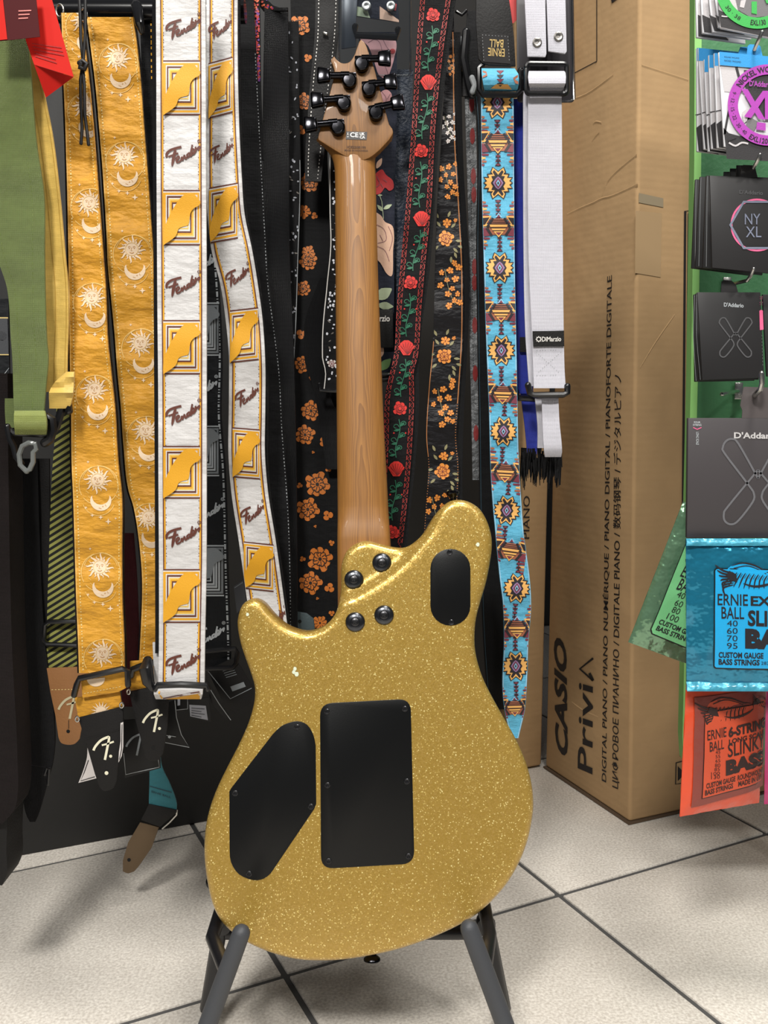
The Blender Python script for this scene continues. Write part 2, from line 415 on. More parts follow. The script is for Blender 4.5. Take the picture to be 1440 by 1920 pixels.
d.stroke([(1290, 1424), (1267, 1430), (1266, 1470), (1290, 1466)], 2.2, M_PRINT); d.poly([(1270, 1436), (1270, 1464), (1284, 1450)], M_PRINT); d.build('printed_line', carton)
M_TAPE = mat('dull grey tape', (174, 146, 110), .4)
d = Decal(facR, .001); d.poly([(1197, 362), (1243, 372), (1243, 389), (1197, 380)], mat('smudged tape', (150, 136, 112), .4)); d.poly([(1191, 395), (1240, 400), (1238, 520), (1190, 512)], M_TAPE); d.build('tape', carton)
# creases in the board
mb = MB()
for fac, pts in ((facL, [(1063, 402), (1090, 389), (1112, 380), (1128, 372), (1150, 366), (1196, 345)]), (facL, [(1128, 370), (1140, 340), (1160, 318), (1194, 290)]),
                 (facL, [(1112, 232), (1118, 228), (1128, 230)]), (facL, [(1110, 264), (1118, 254), (1124, 248)]), (facL, [(1055, 190), (1100, 176), (1150, 140)]),
                 (facL, [(1072, 1316), (1082, 1324), (1096, 1333), (1122, 1345)]), (facR, [(1200, 690), (1230, 640), (1265, 590)]), (facR, [(1203, 122), (1290, 150)])):
    p = smooth_pts(pts, 5)
    for k, (x, y) in enumerate(p[:-1]):
        x2, y2 = p[k + 1]; h = .0008 * math.sin(math.pi * (k + .5) / len(p)) + .0003
        a, b = fac(x, y), fac(x2, y2); u = Vector((0, 0, .0035))
        mb.add([a - u, b - u, a + fac.n * h, b + fac.n * h, a + u * .5, b + u * .5], [(0, 1, 3, 2), (2, 3, 5, 4)])
mb.build('crease', M_CARD, carton, kind='stuff')
# second carton behind the first
carton2 = thing('keyboard_carton', 'shaded brown carton half hidden behind the turquoise strap', 'box', floor_pt(1010, 1437))
k0 = floor_pt(1016, 1439); k1 = floor_pt(960, 1400); e1 = (b1 - b0).normalized(); e2 = ed
k1 = k0 + e1 * .26
k2 = k0 - e2 * .13
zz = Vector((0, 0, t0.z))
kk = [k0, k0 + e1 * .3, k0 + e1 * .3 - e2 * .06, k0 - e2 * .06]
vs = [c + lift for c in kk] + [c + zz for c in kk]
bevel(mesh_obj('body', vs, [(0, 1, 2, 3), (4, 7, 6, 5), (0, 4, 5, 1), (1, 5, 6, 2), (2, 6, 7, 3), (3, 7, 4, 0)], M_CARD, carton2), .006, 3)
fac2 = Flat.at(k0, Vector((0, 0, 1)).cross(-e2))
carton_text('PIANO', (992, 1010), (993, 930), (980, 1010), .0, fac2, carton2)

# ------------------------------------------------------------------ green display panel
M_GREEN = mat('green painted board', (62, 118, 76), .55, bump=.1, bscale=120, var=.08, vscale=10)
M_GREEN2 = mat('light green edge', (138, 196, 112), .6)
PY = 1.36
pan = thing('hook_display_board', 'green painted display board with hooks on the right', 'panel', P(1380, 1440, PY))
bl = [(1301, -30), (1300, 300), (1294, 700), (1287, 1000), (1278, 1380), (1281, 1425), (1292, 1440), (1600, 1425), (1640, -30)]
fl_p = Flat((1301, 0, PY), (1280, 1400, PY), (1600, 0, PY))
vs, fs = fl_p.slab([(x + 11, y) for x, y in bl], .016); mesh_obj('board', vs, fs, M_GREEN, pan)
# light green lipping along the left edge
mb = MB()
for k in range(len(bl) - 4):
    (x0, y0), (x1, y1) = bl[k], bl[k + 1]
    q = [fl_p(x0, y0, .004), fl_p(x0 + 13, y0, .004), fl_p(x1 + 13, y1, .004), fl_p(x1, y1, .004)]
    q += [v - fl_p.n * .022 for v in q]; mb.add(q, [(0, 1, 2, 3), (4, 7, 6, 5), (0, 4, 5, 1), (1, 5, 6, 2), (2, 6, 7, 3), (3, 7, 4, 0)])
mb.build('edge_strip', M_GREEN2, pan)
q = P(1560, 1400, PY); fx = fl_p(1560, 0)
tube('post', [Vector((q.x, PY + .035, .0)), Vector((q.x, PY + .035, 1.3))], .016, mat('grey steel post', (110, 112, 114), .4, .8), pan)

# ================================================================== the guitar
LEAN = math.radians(11.0)
GN = Vector((0, -math.cos(LEAN), math.sin(LEAN))); GU = Vector((0, math.sin(LEAN), math.cos(LEAN))); GX = Vector((1, 0, 0))
GO = P(690, 1806, .925)
GP = Flat.at(GO, GN)
def g2(px, py, off=0.):
    q = GP(px, py) - GO; return Vector((q.dot(GX), q.dot(GU)))
def g3(a, dep): return GO + GX * a[0] + GU * a[1] - GN * dep
def gold():
    m = bpy.data.materials.new('gold sparkle lacquer'); m.use_nodes = True; N, L = m.node_tree.nodes, m.node_tree.links; b = N['Principled BSDF']
    tc = N.new('ShaderNodeTexCoord'); vo = N.new('ShaderNodeTexVoronoi'); vo.inputs['Scale'].default_value = 930; L.new(tc.outputs['Object'], vo.inputs['Vector'])
    sep = N.new('ShaderNodeSeparateColor'); L.new(vo.outputs['Color'], sep.inputs[0])
    r = N.new('ShaderNodeValToRGB'); e = r.color_ramp.elements
    e[0].position = 0; e[0].color = (*lin((166, 134, 58)), 1); e[1].position = .6; e[1].color = (*lin((178, 145, 66)), 1)
    for p, c in ((.92, (180, 148, 78)), (.968, (226, 200, 116)), (1., (255, 240, 170))): k = e.new(p); k.color = (*lin(c), 1)
    L.new(sep.outputs[0], r.inputs[0]); L.new(r.outputs[0], b.inputs['Base Color'])
    vm = N.new('ShaderNodeVectorMath'); vm.operation = 'SUBTRACT'; vm.inputs[1].default_value = (.5, .5, .5); L.new(vo.outputs['Color'], vm.inputs[0])
    vs_ = N.new('ShaderNodeVectorMath'); vs_.operation = 'SCALE'; vs_.inputs['Scale'].default_value = .17; L.new(vm.outputs[0], vs_.inputs[0])
    ge = N.new('ShaderNodeNewGeometry'); va = N.new('ShaderNodeVectorMath'); L.new(ge.outputs['Normal'], va.inputs[0]); L.new(vs_.outputs[0], va.inputs[1])
    vn = N.new('ShaderNodeVectorMath'); vn.operation = 'NORMALIZE'; L.new(va.outputs[0], vn.inputs[0]); L.new(vn.outputs[0], b.inputs['Normal'])
    b.inputs['Metallic'].default_value = .45; b.inputs['Roughness'].default_value = .36; b.inputs['Coat Weight'].default_value = .5; b.inputs['Coat Roughness'].default_value = .16
    return m
M_GOLD = gold()
def wood(name, dark, light, sx=70, sz=3.2):
    m = bpy.data.materials.new(name); m.use_nodes = True; N, L = m.node_tree.nodes, m.node_tree.links; b = N['Principled BSDF']
    tc = N.new('ShaderNodeTexCoord')
    sx_ = N.new('ShaderNodeSeparateXYZ'); L.new(tc.outputs['Object'], sx_.inputs[0])
    def mth(op, a, b=None, c=None):
        n = N.new('ShaderNodeMath'); n.operation = op
        for k, v in enumerate((a, b, c)):
            if v is None: continue
            if isinstance(v, (int, float)): n.inputs[k].default_value = v
            else: L.new(v, n.inputs[k])
        return n.outputs[0]
    mp = N.new('ShaderNodeMapping'); mp.inputs['Scale'].default_value = (14, 14, 4); L.new(tc.outputs['Object'], mp.inputs['Vector'])
    n0 = N.new('ShaderNodeTexNoise'); n0.inputs['Scale'].default_value = 2.; n0.inputs['Detail'].default_value = 2.; L.new(mp.outputs[0], n0.inputs['Vector'])
    xl = mth('DIVIDE', mth('ADD', mth('MULTIPLY_ADD', sx_.outputs['Z'], .025, -.0053), sx_.outputs['X']), .0072)
    vv = mth('MULTIPLY_ADD', n0.outputs[0], 4.2, mth('MULTIPLY_ADD', sx_.outputs['Z'], 9., mth('MULTIPLY', xl, xl)))
    fr = N.new('ShaderNodeMath'); fr.operation = 'FRACT'; L.new(vv, fr.inputs[0])
    mp2 = N.new('ShaderNodeMapping'); mp2.inputs['Scale'].default_value = (sx * 8, sx, sz * 3); L.new(tc.outputs['Object'], mp2.inputs['Vector'])
    n1 = N.new('ShaderNodeTexNoise'); n1.inputs['Scale'].default_value = 1; n1.inputs['Detail'].default_value = 5; L.new(mp2.outputs[0], n1.inputs['Vector'])
    ad = N.new('ShaderNodeMath'); ad.operation = 'MULTIPLY_ADD'; ad.inputs[1].default_value = .38; L.new(fr.outputs[0], ad.inputs[0])
    m1 = N.new('ShaderNodeMath'); m1.operation = 'MULTIPLY'; m1.inputs[1].default_value = .6; L.new(n1.outputs[0], m1.inputs[0]); L.new(m1.outputs[0], ad.inputs[2])
    r = N.new('ShaderNodeValToRGB'); e = r.color_ramp.elements; e[0].position = .12; e[0].color = (*lin(light), 1); e[1].position = .9; e[1].color = (*lin(dark), 1)
    L.new(ad.outputs[0], r.inputs[0]); L.new(r.outputs[0], b.inputs['Base Color']); b.inputs['Roughness'].default_value = .5; b.inputs['Coat Weight'].default_value = .08
    return m
M_NECK = wood('roasted maple neck', (96, 58, 20), (160, 111, 50)); M_HEAD = wood('roasted maple headstock', (84, 52, 20), (146, 100, 44))
M_BLKM = mat('black chrome', (44, 44, 47), .14, 1.)
M_BLKP = mat('matt black plastic', (9, 10, 11), .36, bump=.03, bscale=700, spec=.3)
M_BLKS = mat('black screw', (66, 66, 68), .3, .9)
guitar = thing('electric_guitar', 'gold sparkle electric guitar seen from the back with roasted maple neck', 'guitar', GO)
body_px = [(638, 1100), (634, 1133), (627, 1153), (613, 1170), (597, 1180), (573, 1186), (547, 1180), (527, 1169), (507, 1150), (493, 1133), (483, 1126), (473, 1123), (463, 1126), (453, 1134), (447, 1147),
 (443.5, 1163), (444, 1180), (450, 1210), (460, 1240), (470, 1268), (476, 1292), (474, 1322), (463, 1360), (445, 1400), (424, 1441), (406, 1478), (392, 1515), (383.5, 1552), (380.5, 1590), (382, 1625), (387, 1660), (395, 1695), (409, 1726), (433, 1752), (465, 1773), (507, 1791),
 (553, 1803), (598, 1806), (644, 1804), (690, 1797), (741, 1786), (791, 1770), (837, 1751), (874, 1732), (902, 1713), (929, 1688), (956, 1655), (979, 1613), (993, 1573), (1001, 1530), (1002, 1500), (998, 1468), (988, 1432), (970, 1390), (947, 1349), (924, 1308), (906, 1271),
 (895, 1235), (891, 1203), (893, 1166), (901, 1132), (912, 1095), (920, 1056), (924, 1019), (920, 992), (910, 967), (897, 950), (878, 939), (859, 936), (842, 940), (825, 954), (809, 976), (796, 998), (779, 1015), (759, 1026), (733, 1024), (710, 1018), (687, 1013), (667, 1018), (651, 1030), (642, 1047), (638, 1067)]
out2 = [g2(x, y) for x, y in smooth_pts(body_px, 4, True)]
area2 = sum(a.x * b.y - b.x * a.y for a, b in zip(out2, out2[1:] + out2[:1])) / 2
if area2 < 0: out2.reverse()
def resample(pts, step):
    L = [0]; n = len(pts)
    for i in range(n): L.append(L[-1] + (pts[(i + 1) % n] - pts[i]).length)
    m = int(L[-1] / step); o = []; k = 0
    for j in range(m):
        t = L[-1] * j / m
        while L[k + 1] < t: k += 1
        o.append(pts[k].lerp(pts[(k + 1) % n], (t - L[k]) / max(1e-9, L[k + 1] - L[k])))
    return o
out2 = resample(out2, .004)
nO = len(out2); nrm2 = []
for i in range(nO):
    t = (out2[(i + 1) % nO] - out2[i - 1]).normalized(); nrm2.append(Vector((t.y, -t.x)))
ridge = [g2(x, y) for x, y in smooth_pts([(600, 1150), (640, 1131), (668, 1119), (700, 1101), (733, 1079), (762, 1055), (790, 1028), (830, 985)], 5)]
def bump_h(a):     # how far the back is carved away at the heel, metres
    best = 9; sd = 0
    for p, q in zip(ridge, ridge[1:]):
        d = q - p; t = max(0, min(1, (a - p).dot(d) / d.dot(d))); w_ = a - (p + d * t)
        if w_.length < best: best = w_.length; sd = math.copysign(w_.length, d.x * w_.y - d.y * w_.x)
    e0, e1 = -.002, .009; t = max(0, min(1, (sd - e0) / (e1 - e0)))
    fade = max(0, min(1, (ridge[-1].x - a.x) / .045)) * max(0, min(1, (a.x - ridge[0].x) / .012))
    return .012 * t * t * (3 - 2 * t) * fade
TB, RB = .044, .0085
prof = [(RB * (1 - math.sin(f)), RB * (1 - math.cos(f))) for f in [math.pi / 2 * k / 5 for k in range(6)]]
rings = [(i_, d_, 1) for i_, d_ in prof] + [(0, TB - RB, 0)] + [(RB * (1 - math.cos(f)), TB - RB + RB * math.sin(f), 0) for f in [math.pi / 2 * k / 3 for k in (1, 2, 3)]]
vs = []; fs = []
for ins, dep, wgt in rings:
    for p, n in zip(out2, nrm2):
        a = p - n * ins; vs.append(g3(a, dep + (bump_h(a) * wgt if p.y > .3 else 0)))
for r_ in range(len(rings) - 1):
    for i in range(nO): fs.append((r_ * nO + i, r_ * nO + (i + 1) % nO, (r_ + 1) * nO + (i + 1) % nO, (r_ + 1) * nO + i))
# back face with its heel carve
inner = [p - n * RB for p, n in zip(out2, nrm2)]
xs = [p.x for p in inner]; ys = [p.y for p in inner]; grid = []
y = min(ys)
def inside(p, poly):
    c = False; j = len(poly) - 1
    for i in range(len(poly)):
        if (poly[i].y > p.y) != (poly[j].y > p.y) and p.x < (poly[j].x - poly[i].x) * (p.y - poly[i].y) / (poly[j].y - poly[i].y) + poly[i].x: c = not c
        j = i
    return c
while y < max(ys):
    stp = .005 if y > .28 else .02; x = min(xs)
    while x < max(xs):
        p = Vector((x, y))
        if inside(p, inner) and min((p - q).length for q in inner) > .0025: grid.append(p)
        x += stp
    y += stp
co, _, tri, _, _, _ = delaunay_2d_cdt(inner + grid, [(i, (i + 1) % nO) for i in range(nO)], [], 1, 1e-6)
off = len(vs)
vs += [g3(a, bump_h(a) if a.y > .3 else 0) for a in co]; fs += [tuple(off + i for i in t) for t in tri]
fs.append(tuple((len(rings) - 1) * nO + i for i in range(nO)))
ob = mesh_obj('body', vs, fs, M_GOLD, guitar)
bm = bmesh.new(); bm.from_mesh(ob.data); bmesh.ops.remove_doubles(bm, verts=bm.verts, dist=1e-5); bmesh.ops.recalc_face_normals(bm, faces=bm.faces); bm.to_mesh(ob.data); bm.free()
ob.data.polygons.foreach_set('use_smooth', [True] * len(ob.data.polygons)); ob.data.set_sharp_from_angle(angle=math.radians(60))
g_body = ob
# cover plates with their screws
def screw(px, py, off, par, r=.0032, m=M_BLKS):
    c = GP(px, py, off); vs, fs = lathe_data(c, GN, [(r, 0), (r, .0004), (r * .8, .0009), (r * .45, .0007), (r * .4, .0001)], 14)
    return mesh_obj('screw', vs, fs, m, par, smooth='auto')
def plate(name, pts, scr, label):
    vs, fs = GP.slab(pts, .0012, .0006); o = mesh_obj(name, vs, fs, M_BLKP, guitar, label=label); bevel(o, .0004, 2)
    for x, y in scr: screw(x, y, .0006, o)
plate('switch_cover', [(844.5 + sx * 0 + 37.5 * math.cos(a), y + 37 * math.sin(a)) for y, a0 in ((1136, 0), (1066, math.pi)) for a in [a0 + math.pi * k / 12 for k in range(13)] for sx in (0,)], [(843, 1036), (846, 1167)], 'oval black cover plate')
def rrect(c, r, n=6):
    o = []
    for i in range(4):
        p = Vector(c[i]); a = (Vector(c[i - 1]) - p).normalized(); b = (Vector(c[(i + 1) % 4]) - p).normalized()
        for k in range(n + 1):
            t = k / n; q = (p + a * r).lerp(p, t).lerp(p.lerp(p + b * r, t), t); o.append((q.x, q.y))
    return o
plate('spring_cover', rrect([(600, 1319), (770, 1310), (777, 1619), (602, 1629)], 24), [(613, 1334), (759, 1329), (614, 1472), (763, 1465), (616, 1614), (766, 1605)], 'rectangular black cover plate')
plate('control_cover', smooth_pts([(511, 1377), (522, 1366), (534, 1358), (557, 1352), (576, 1359), (588, 1379), (593, 1405)], 3)[:-1] + [(593, 1507), (589, 1517)] + [(512, 1631)] + smooth_pts([(508, 1637), (495, 1647), (475, 1650), (448, 1639), (433, 1616), (430.5, 1590)], 3) + [(430, 1484), (434, 1477)],
      [(557, 1363), (441, 1487), (583, 1512), (467, 1638)], 'angled black control cover plate')
for x, y in ((716, 1055), (663, 1087), (720, 1153), (666, 1166)):
    a = g2(x, y); c = g3(a, bump_h(a))
    o = lathe('neck_bolt', c, GN, [(.0108, -.001), (.0108, .0008), (.0098, .0022), (.0076, .0033), (.0053, .0038), (.005, .0033)], mat('gunmetal cup', (78, 80, 84), .26, .95), guitar, 28)
    vs, fs = lathe_data(c, GN, [(.0048, .002), (.0048, .0034), (.0038, .0041), (.001, .0044)], 18); mesh_obj('bolt_head', vs, fs, M_BLKS, o, smooth='auto')
    d = Decal(lambda X, Y, f: c + GX * X + GU * Y + GN * (.0044 + f), .0001)
    for r_ in (.6, 2.17): d.place(0, 0, 1, rot=r_).poly([(-.0024, -.0005), (.0024, -.0005), (.0024, .0005), (-.0024, .0005)], mat('screw slot', (8, 8, 8), .6))
    d.build('cross_slot', o)
# strap buttons
sb = [(.0035, -.004), (.0035, .004), (.0045, .006), (.0072, .0085), (.0076, .0105), (.006, .0125), (.002, .013)]
lathe('strap_button', g3(g2(853, 938), .022), GU + GX * -.1, sb, M_BLKM, guitar, 20)
lathe('strap_button', g3(g2(697, 1797), .022), -GU, [(r * 1.25, h) for r, h in sb], M_BLKM, guitar, 20)
lathe('jack_socket', g3(g2(388, 1668), .022), -GX, [(.007, -.002), (.007, .0015), (.005, .004), (.0035, .005)], M_BLKM, guitar, 18)
# neck : D-shaped loft, photo rows (y, left, right)
nrow = [(262, 590, 740, 1), (266, 597, 730, 1), (272, 603, 722, .9), (280, 611, 713, .7), (289, 618.5, 707, .45), (300, 624, 703.5, .2), (315, 627, 704, .05), (330, 628, 704.5, 0), (400, 628.5, 706, 0), (500, 629, 708.5, 0), (600, 629.5, 712, 0), (700, 630.5, 715.5, 0), (800, 631.5, 720, 0), (900, 632.5, 725.5, 0), (950, 633, 728, 0), (975, 633, 729.5, .25), (995, 633, 731, .75), (1010, 633, 732, 1), (1150, 634, 739, 1)]
nl = interp([r[0] for r in nrow], [r[1] for r in nrow]); nr = interp([r[0] for r in nrow], [r[2] for r in nrow]); nq = interp([r[0] for r in nrow], [r[3] for r in nrow])
NK = Flat.at(GO - GN * .049, GN); vs = []; fs = []; NS = 22
rows = list(np.linspace(264, 330, 16)) + list(np.linspace(340, 940, 40)) + list(np.linspace(950, 1012, 16)) + [1050, 1100, 1150]
for y in rows:
    L_, R_ = NK(nl(y), y), NK(nr(y), y); c = (L_ + R_) / 2; hw = (R_ - L_) / 2; q = max(0, min(1, nq(y)))
    hgt = .0165 + (.0035 * q if y > 900 else -.002 * q)
    ex = 2.1 + q * (3.5 if y > 900 else .8)
    for k in range(NS + 1):
        a = math.pi * k / NS; cx = -math.cos(a); sx = math.sin(a)
        X = math.copysign(abs(cx) ** (2 / ex), cx); Z = abs(sx) ** (2 / ex)
        vs.append(c + hw * X + GN * (hgt * Z))
    vs.append(R_ - GN * .001); vs.append(L_ - GN * .001)
W = NS + 3
for j in range(len(rows) - 1):
    for k in range(W): fs.append((j * W + k, j * W + (k + 1) % W, (j + 1) * W + (k + 1) % W, (j + 1) * W + k))
fs.append(tuple(range(W))); fs.append(tuple((len(rows) - 1) * W + k for k in range(W)))
mesh_obj('neck', vs, fs, M_NECK, guitar, smooth='auto')
fb = Flat.at(GO - GN * .0502, GN)
vs, fs = fb.slab([(631, 310), (701, 310), (733, 1148), (638, 1148)], .006); bevel(mesh_obj('fretboard', vs, fs, M_NECK, guitar), .001)
# headstock, raked back a little
HL = math.radians(4.5); hn = (GN * math.cos(HL) - GU * math.sin(HL)).normalized()
hp0 = Flat.at(GO - GN * .0335, GN)(673, 301); HP = Flat.at(hp0, hn)
head_px = smooth_pts([(676, 74), (683, 79), (688, 89), (693, 104), (700.6, 124), (706.7, 147), (714, 173), (722, 205), (729.6, 233)], 3) + smooth_pts([(735.4, 241), (737, 248), (735, 254)], 3) + [(729, 263)] + smooth_pts([(712, 281), (694, 295), (673, 301.5), (652, 295), (630, 283)], 4) + [(606, 268)] + smooth_pts([(597.5, 263), (596.5, 257), (598, 250)], 3) + smooth_pts([(601, 240), (607, 217), (613.5, 194), (619.6, 170), (625.7, 145.6), (627, 133), (623.4, 121), (620.4, 113), (626.5, 105)], 3) + smooth_pts([(630, 110.4), (638, 116.8), (647, 118.5), (656, 115), (664, 104), (670, 87.5), (673.5, 78)], 4)[:-1]
vs, fs = HP.slab(head_px, .014); bevel(mesh_obj('headstock', vs, fs, M_HEAD, guitar), .0009, 2)
d = Decal(HP, .0004); d.poly([(649, 246.5), (688.5, 247.5), (687.5, 262.5), (648.5, 261.5)], mat('black sticker', (38, 32, 30), .5))
W_ = ink('white print', (232, 230, 226))
d.text('CE', (656.5, 257.5), (672, 258), (656.5, 248.5), W_, 1, .02); d.text('UK', (674.5, 254), (684, 254.2), (674.5, 248.7), W_, 1, .03); d.text('CA', (674.5, 260), (684.5, 260.2), (674.5, 255), W_, 1, .03)
d.stroke([(650.5, 257), (654, 257)], 1, W_, 1); d.stroke([(650.8, 249), (653.6, 254)], .5, W_, 1); d.stroke([(653.6, 249), (650.8, 254)], .5, W_, 1)
d.text('ICE2208199', (651, 278), (686, 279), (651, 273.5), mat('burnt ink', (70, 44, 26), .7), 0, .02); d.text('MADE IN INDONESIA', (646, 283.5), (690, 284.5), (646, 280), mat('burnt ink', (70, 44, 26), .7), 0, .01)
d.build('label', guitar, label='black sticker with white marks')
for cx, cy, hx, hy, bx_, by_ in ((678.4, 124, 666, 111, 719, 110), (692, 171, 679, 157, 729.5, 152), (705, 215, 691, 205, 743, 194), (655.5, 155, 666, 140, 609, 140), (645, 197.5, 655, 184, 597, 188), (634, 242.6, 645, 229, 584.5, 234)):
    c = HP(cx, cy); bt = HP(bx_, by_, .009); s_ = 1 if bx_ > cx else -1
    ax = (HP(bx_, by_) - HP(hx, hy)).normalized(); up = hn.cross(ax).normalized() * (1 if s_ < 0 else -1); up = (GU - ax * GU.dot(ax)).normalized()
    t = lathe('tuner', c, hn, [(.0085, -.0005), (.0085, .007), (.0078, .0085), (.0066, .0092), (.0064, .0088), (.0005, .0090)], M_BLKM, guitar, 26)
    # gear housing
    a0 = HP(hx, hy + 3, .0055); a1 = HP(cx + s_ * 17, cy + (by_ - hy) * .3 - 11, .0055)
    ln = (a1 - a0)
    vs, fs = box_data(c + up * .0048 + hn * .0042 + ax * .001, ax * .009, up * .0042, hn * .0045); bevel(mesh_obj('gear_housing', vs, fs, M_BLKM, t), .0012, 2)
    sh0 = c + up * .0062 + hn * .0052; proj = (bt - sh0).dot(ax)
    tube('shaft', [sh0, sh0 + ax * (proj * .35), sh0 + ax * (proj * .36), sh0 + ax * (proj * .72), sh0 + ax * (proj * .73), sh0 + ax * (proj * .76)], [.0046, .0046, .004, .004, .0046, .0046], M_BLKM, t, 14)
    k = sh0 + ax * (proj + .001)
    vs, fs = box_data(k, ax * .0075, up * .0095, hn * .0042); o = mesh_obj('button', vs, fs, M_BLKM, t)
    bm = bmesh.new(); bm.from_mesh(o.data)
    lv = ROOT[o.name]
    for v in bm.verts:
        e = (v.co + lv - k)
        if e.dot(ax) < 0: v.co -= up * (e.dot(up) * .22)
    bm.to_mesh(o.data); bm.free(); bevel(o, .0022, 3)
# small irregular pale spots on the lacquer
d = Decal(GP, .0004)
M_SPOT = mat('pale lacquer spot', (206, 214, 190), .5)
for x, y, r in ((553, 1254, 3), (551, 1260, 3), (556, 1264, 3.5), (464, 1152, 2.5), (896, 1021, 3)): d.poly([(x + r * (1 + .5 * random.random()) * math.cos(k), y + r * 1.4 * math.sin(k)) for k in (0, 1, 2.1, 3.1, 4.2, 5.3)], M_SPOT)
d.build('label', guitar, label='small pale spots on the lacquer', kind='stuff')

# ------------------------------------------------------------------ guitar stand
M_RUB = mat('dark grey rubber', (62, 64, 68), .55, bump=.1, bscale=400); M_STEEL = mat('black painted steel', (20, 20, 23), .4)
stand = thing('guitar_stand', 'black folding guitar stand with padded grey arms under the gold guitar', 'stand', Vector((GO.x, 1.0, 0)))
for tip, knee, s_ in (((452, 1750), (388, 1925), -1), ((880, 1741), (948, 1925), 1)):
    a = P(*tip, .872); b = P(*knee, .86); dirn = (b - a); z0 = .016
    foot = a + dirn * ((a.z - z0) / (a.z - b.z)); foot = Vector((foot.x, foot.y - .05, z0))
    m_ = a.lerp(b, .98)
    tube('front_arm', [a, a.lerp(b, .3), a.lerp(b, .6), m_, m_.lerp(foot, .5), foot], [.0092, .0094, .0095, .0096, .0096, .0096], M_RUB, stand, 18, 'round')
    # bar under the body to the rear upright
    hx = a.x - s_ * .012; zb = a.z - .02
    rt = P(423 if s_ < 0 else 903, 1700, 1.012)
    tube('cradle_bar', [a.lerp(b, .42), Vector((rt.x, .93, a.lerp(b, .42).z - .002)), Vector((rt.x, 1.012, a.lerp(b, .42).z))], .0075, M_STEEL, stand, 12, 'round')
    rb_ = P(388 if s_ < 0 else 945, 1890, 1.02)
    dd = rb_ - rt; ft = rt + dd * ((rt.z - .014) / (rt.z - rb_.z)); ft.y += .07
    leg = tube('rear_leg', [rt + Vector((0, 0, .012)), rb_, ft], .0085, M_STEEL, stand, 12, 'round')
    vs, fs = lathe_data(rt.lerp(rb_, .17), (0, -1, 0), [(.010, -.01), (.012, .0), (.011, .006), (.004, .008)], 16); mesh_obj('hinge_knob', vs, fs, M_STEEL, leg, smooth='auto')
cl = P(423, 1730, 1.018); cr = P(903, 1730, 1.018); tube('cross_bar', [cl + Vector((0, 0, -.012)), cr + Vector((0, 0, -.012))], .0085, M_STEEL, stand, 12)

# ================================================================== the hanging straps
GSTRAP = 'guitar straps hanging on the rail'
M_BW = black_fabric(); M_LEA = mat('black leather', (24, 23, 23), .6, bump=.25, bscale=500, spec=.25); M_SLIDE = mat('black plastic slide', (16, 16, 18), .3)
M_CREAM = ink('cream thread', (222, 198, 168)); M_BROWN = ink('brown thread', (92, 46, 34)); M_YEL = ink('golden yellow thread', (216, 156, 28)); M_PALE = ink('pale yellow thread', (226, 190, 96))
M_WHT = fabric('white satin', (203, 201, 200), .45, .12, .2, var=.03); M_WHTT = ink('white thread', (212, 209, 204)); M_GRYT = ink('grey thread', (150, 154, 156))
M_BRASS = mat('silver metal', (200, 198, 192), .25, 1.)
# the rail
rail = thing('strap_rail', 'glossy black metal rail carrying the straps at the top left', 'rail', P(200, 22, 1.10))
M_GLB = mat('gloss black enamel', (14, 14, 16), .18)
tube('bar', [P(-160, 20, 1.10), P(460, 22, 1.10)], .0125, M_GLB, rail, 20)
tube('peg', [P(255, 10, 1.10), P(257, 14, 1.05), P(262, 46, 1.04), P(266, 60, 1.045)], [.006, .006, .005, .003], M_GLB, rail, 10, 'round')
tube('wall_arm', [P(120, 22, 1.10), P(125, 22, 1.45)], .009, M_GLB, rail)

def fender(d, cx, cy, s, m, rot=0., sx=1.):
    d.place(cx, cy, s * sx, s, rot)
    d.stroke([(-28, 7), (-28, 0), (-22, -6), (-12, -10), (0, -13)], 4.6, m, 1, 4)
    d.stroke([(-11, -9), (-14, 4), (-18, 24)], 6.4, m, 1, 4, True); d.stroke([(-25, 6), (-14, 2), (-6, -1)], 3.4, m, 1, 3)
    d.stroke([(-10, 14), (-4, 8), (-6, 5), (-10, 10), (-8, 17), (-1, 13), (1, 6), (2, 13), (6, 3), (8, 10), (13, 4)], 3.2, m, 1, 4)
    d.stroke([(16, -2), (11, 2), (12, 7), (17, 1), (21, -17), (17, 4), (21, 1), (25, -6), (22, -9), (20, -3), (23, 1), (28, -6), (27, -13), (28, -8), (35, -14), (33, -6)], 3.2, m, 1, 4)
    d.ring(34, -24, 2.4, 3.6, m, 1, n=12); d.disc(34, -24, 1.2, m, 1, 8)
def square_panel(d, x0, x1, y0, y1, cb, cy, cp, cw, skew=0.):
    W, H = x1 - x0, y1 - y0
    d.T = lambda u, v: (x0 + u * W, y0 + v * H + skew * (u - .5)); R = lambda a, b, c, e: [(a, b), (c, b), (c, e), (a, e)]
    for i, (q, m) in enumerate([(R(0, 0, 1, 1), cb), (R(.0, .028, 1, .972), cw), (R(.0, .05, .98, .95), cy), (R(.07, .09, .93, .91), cw), (R(.1, .11, .9, .89), cb), (R(.14, .145, .86, .855), cw), (R(.165, .165, .835, .835), cp), (R(.2, .195, .8, .805), cy), (R(.235, .225, .765, .775), cb), (R(.27, .255, .73, .745), cw), (R(.31, .29, .69, .71), cp), (R(.34, .315, .66, .685), cw)]): d.poly(q, m, i * .6, .25)
    d.poly(smooth_pts([(.0, .98), (.02, .72), (.2, .42), (.45, .16), (.62, .07), (.8, .06), (1.0, .2), (.97, .28), (.84, .33), (.74, .42), (.69, .62), (.55, .66), (.42, .7), (.33, .84), (.06, .97)], 3, True), cy, 8.4, .2)
def slide(name, pts, Y, r, m, par):
    return tube(name, [P(x, y, Y + (q[0] if q else 0)) for x, y, *q in pts], r, m, par, 8, 'round')
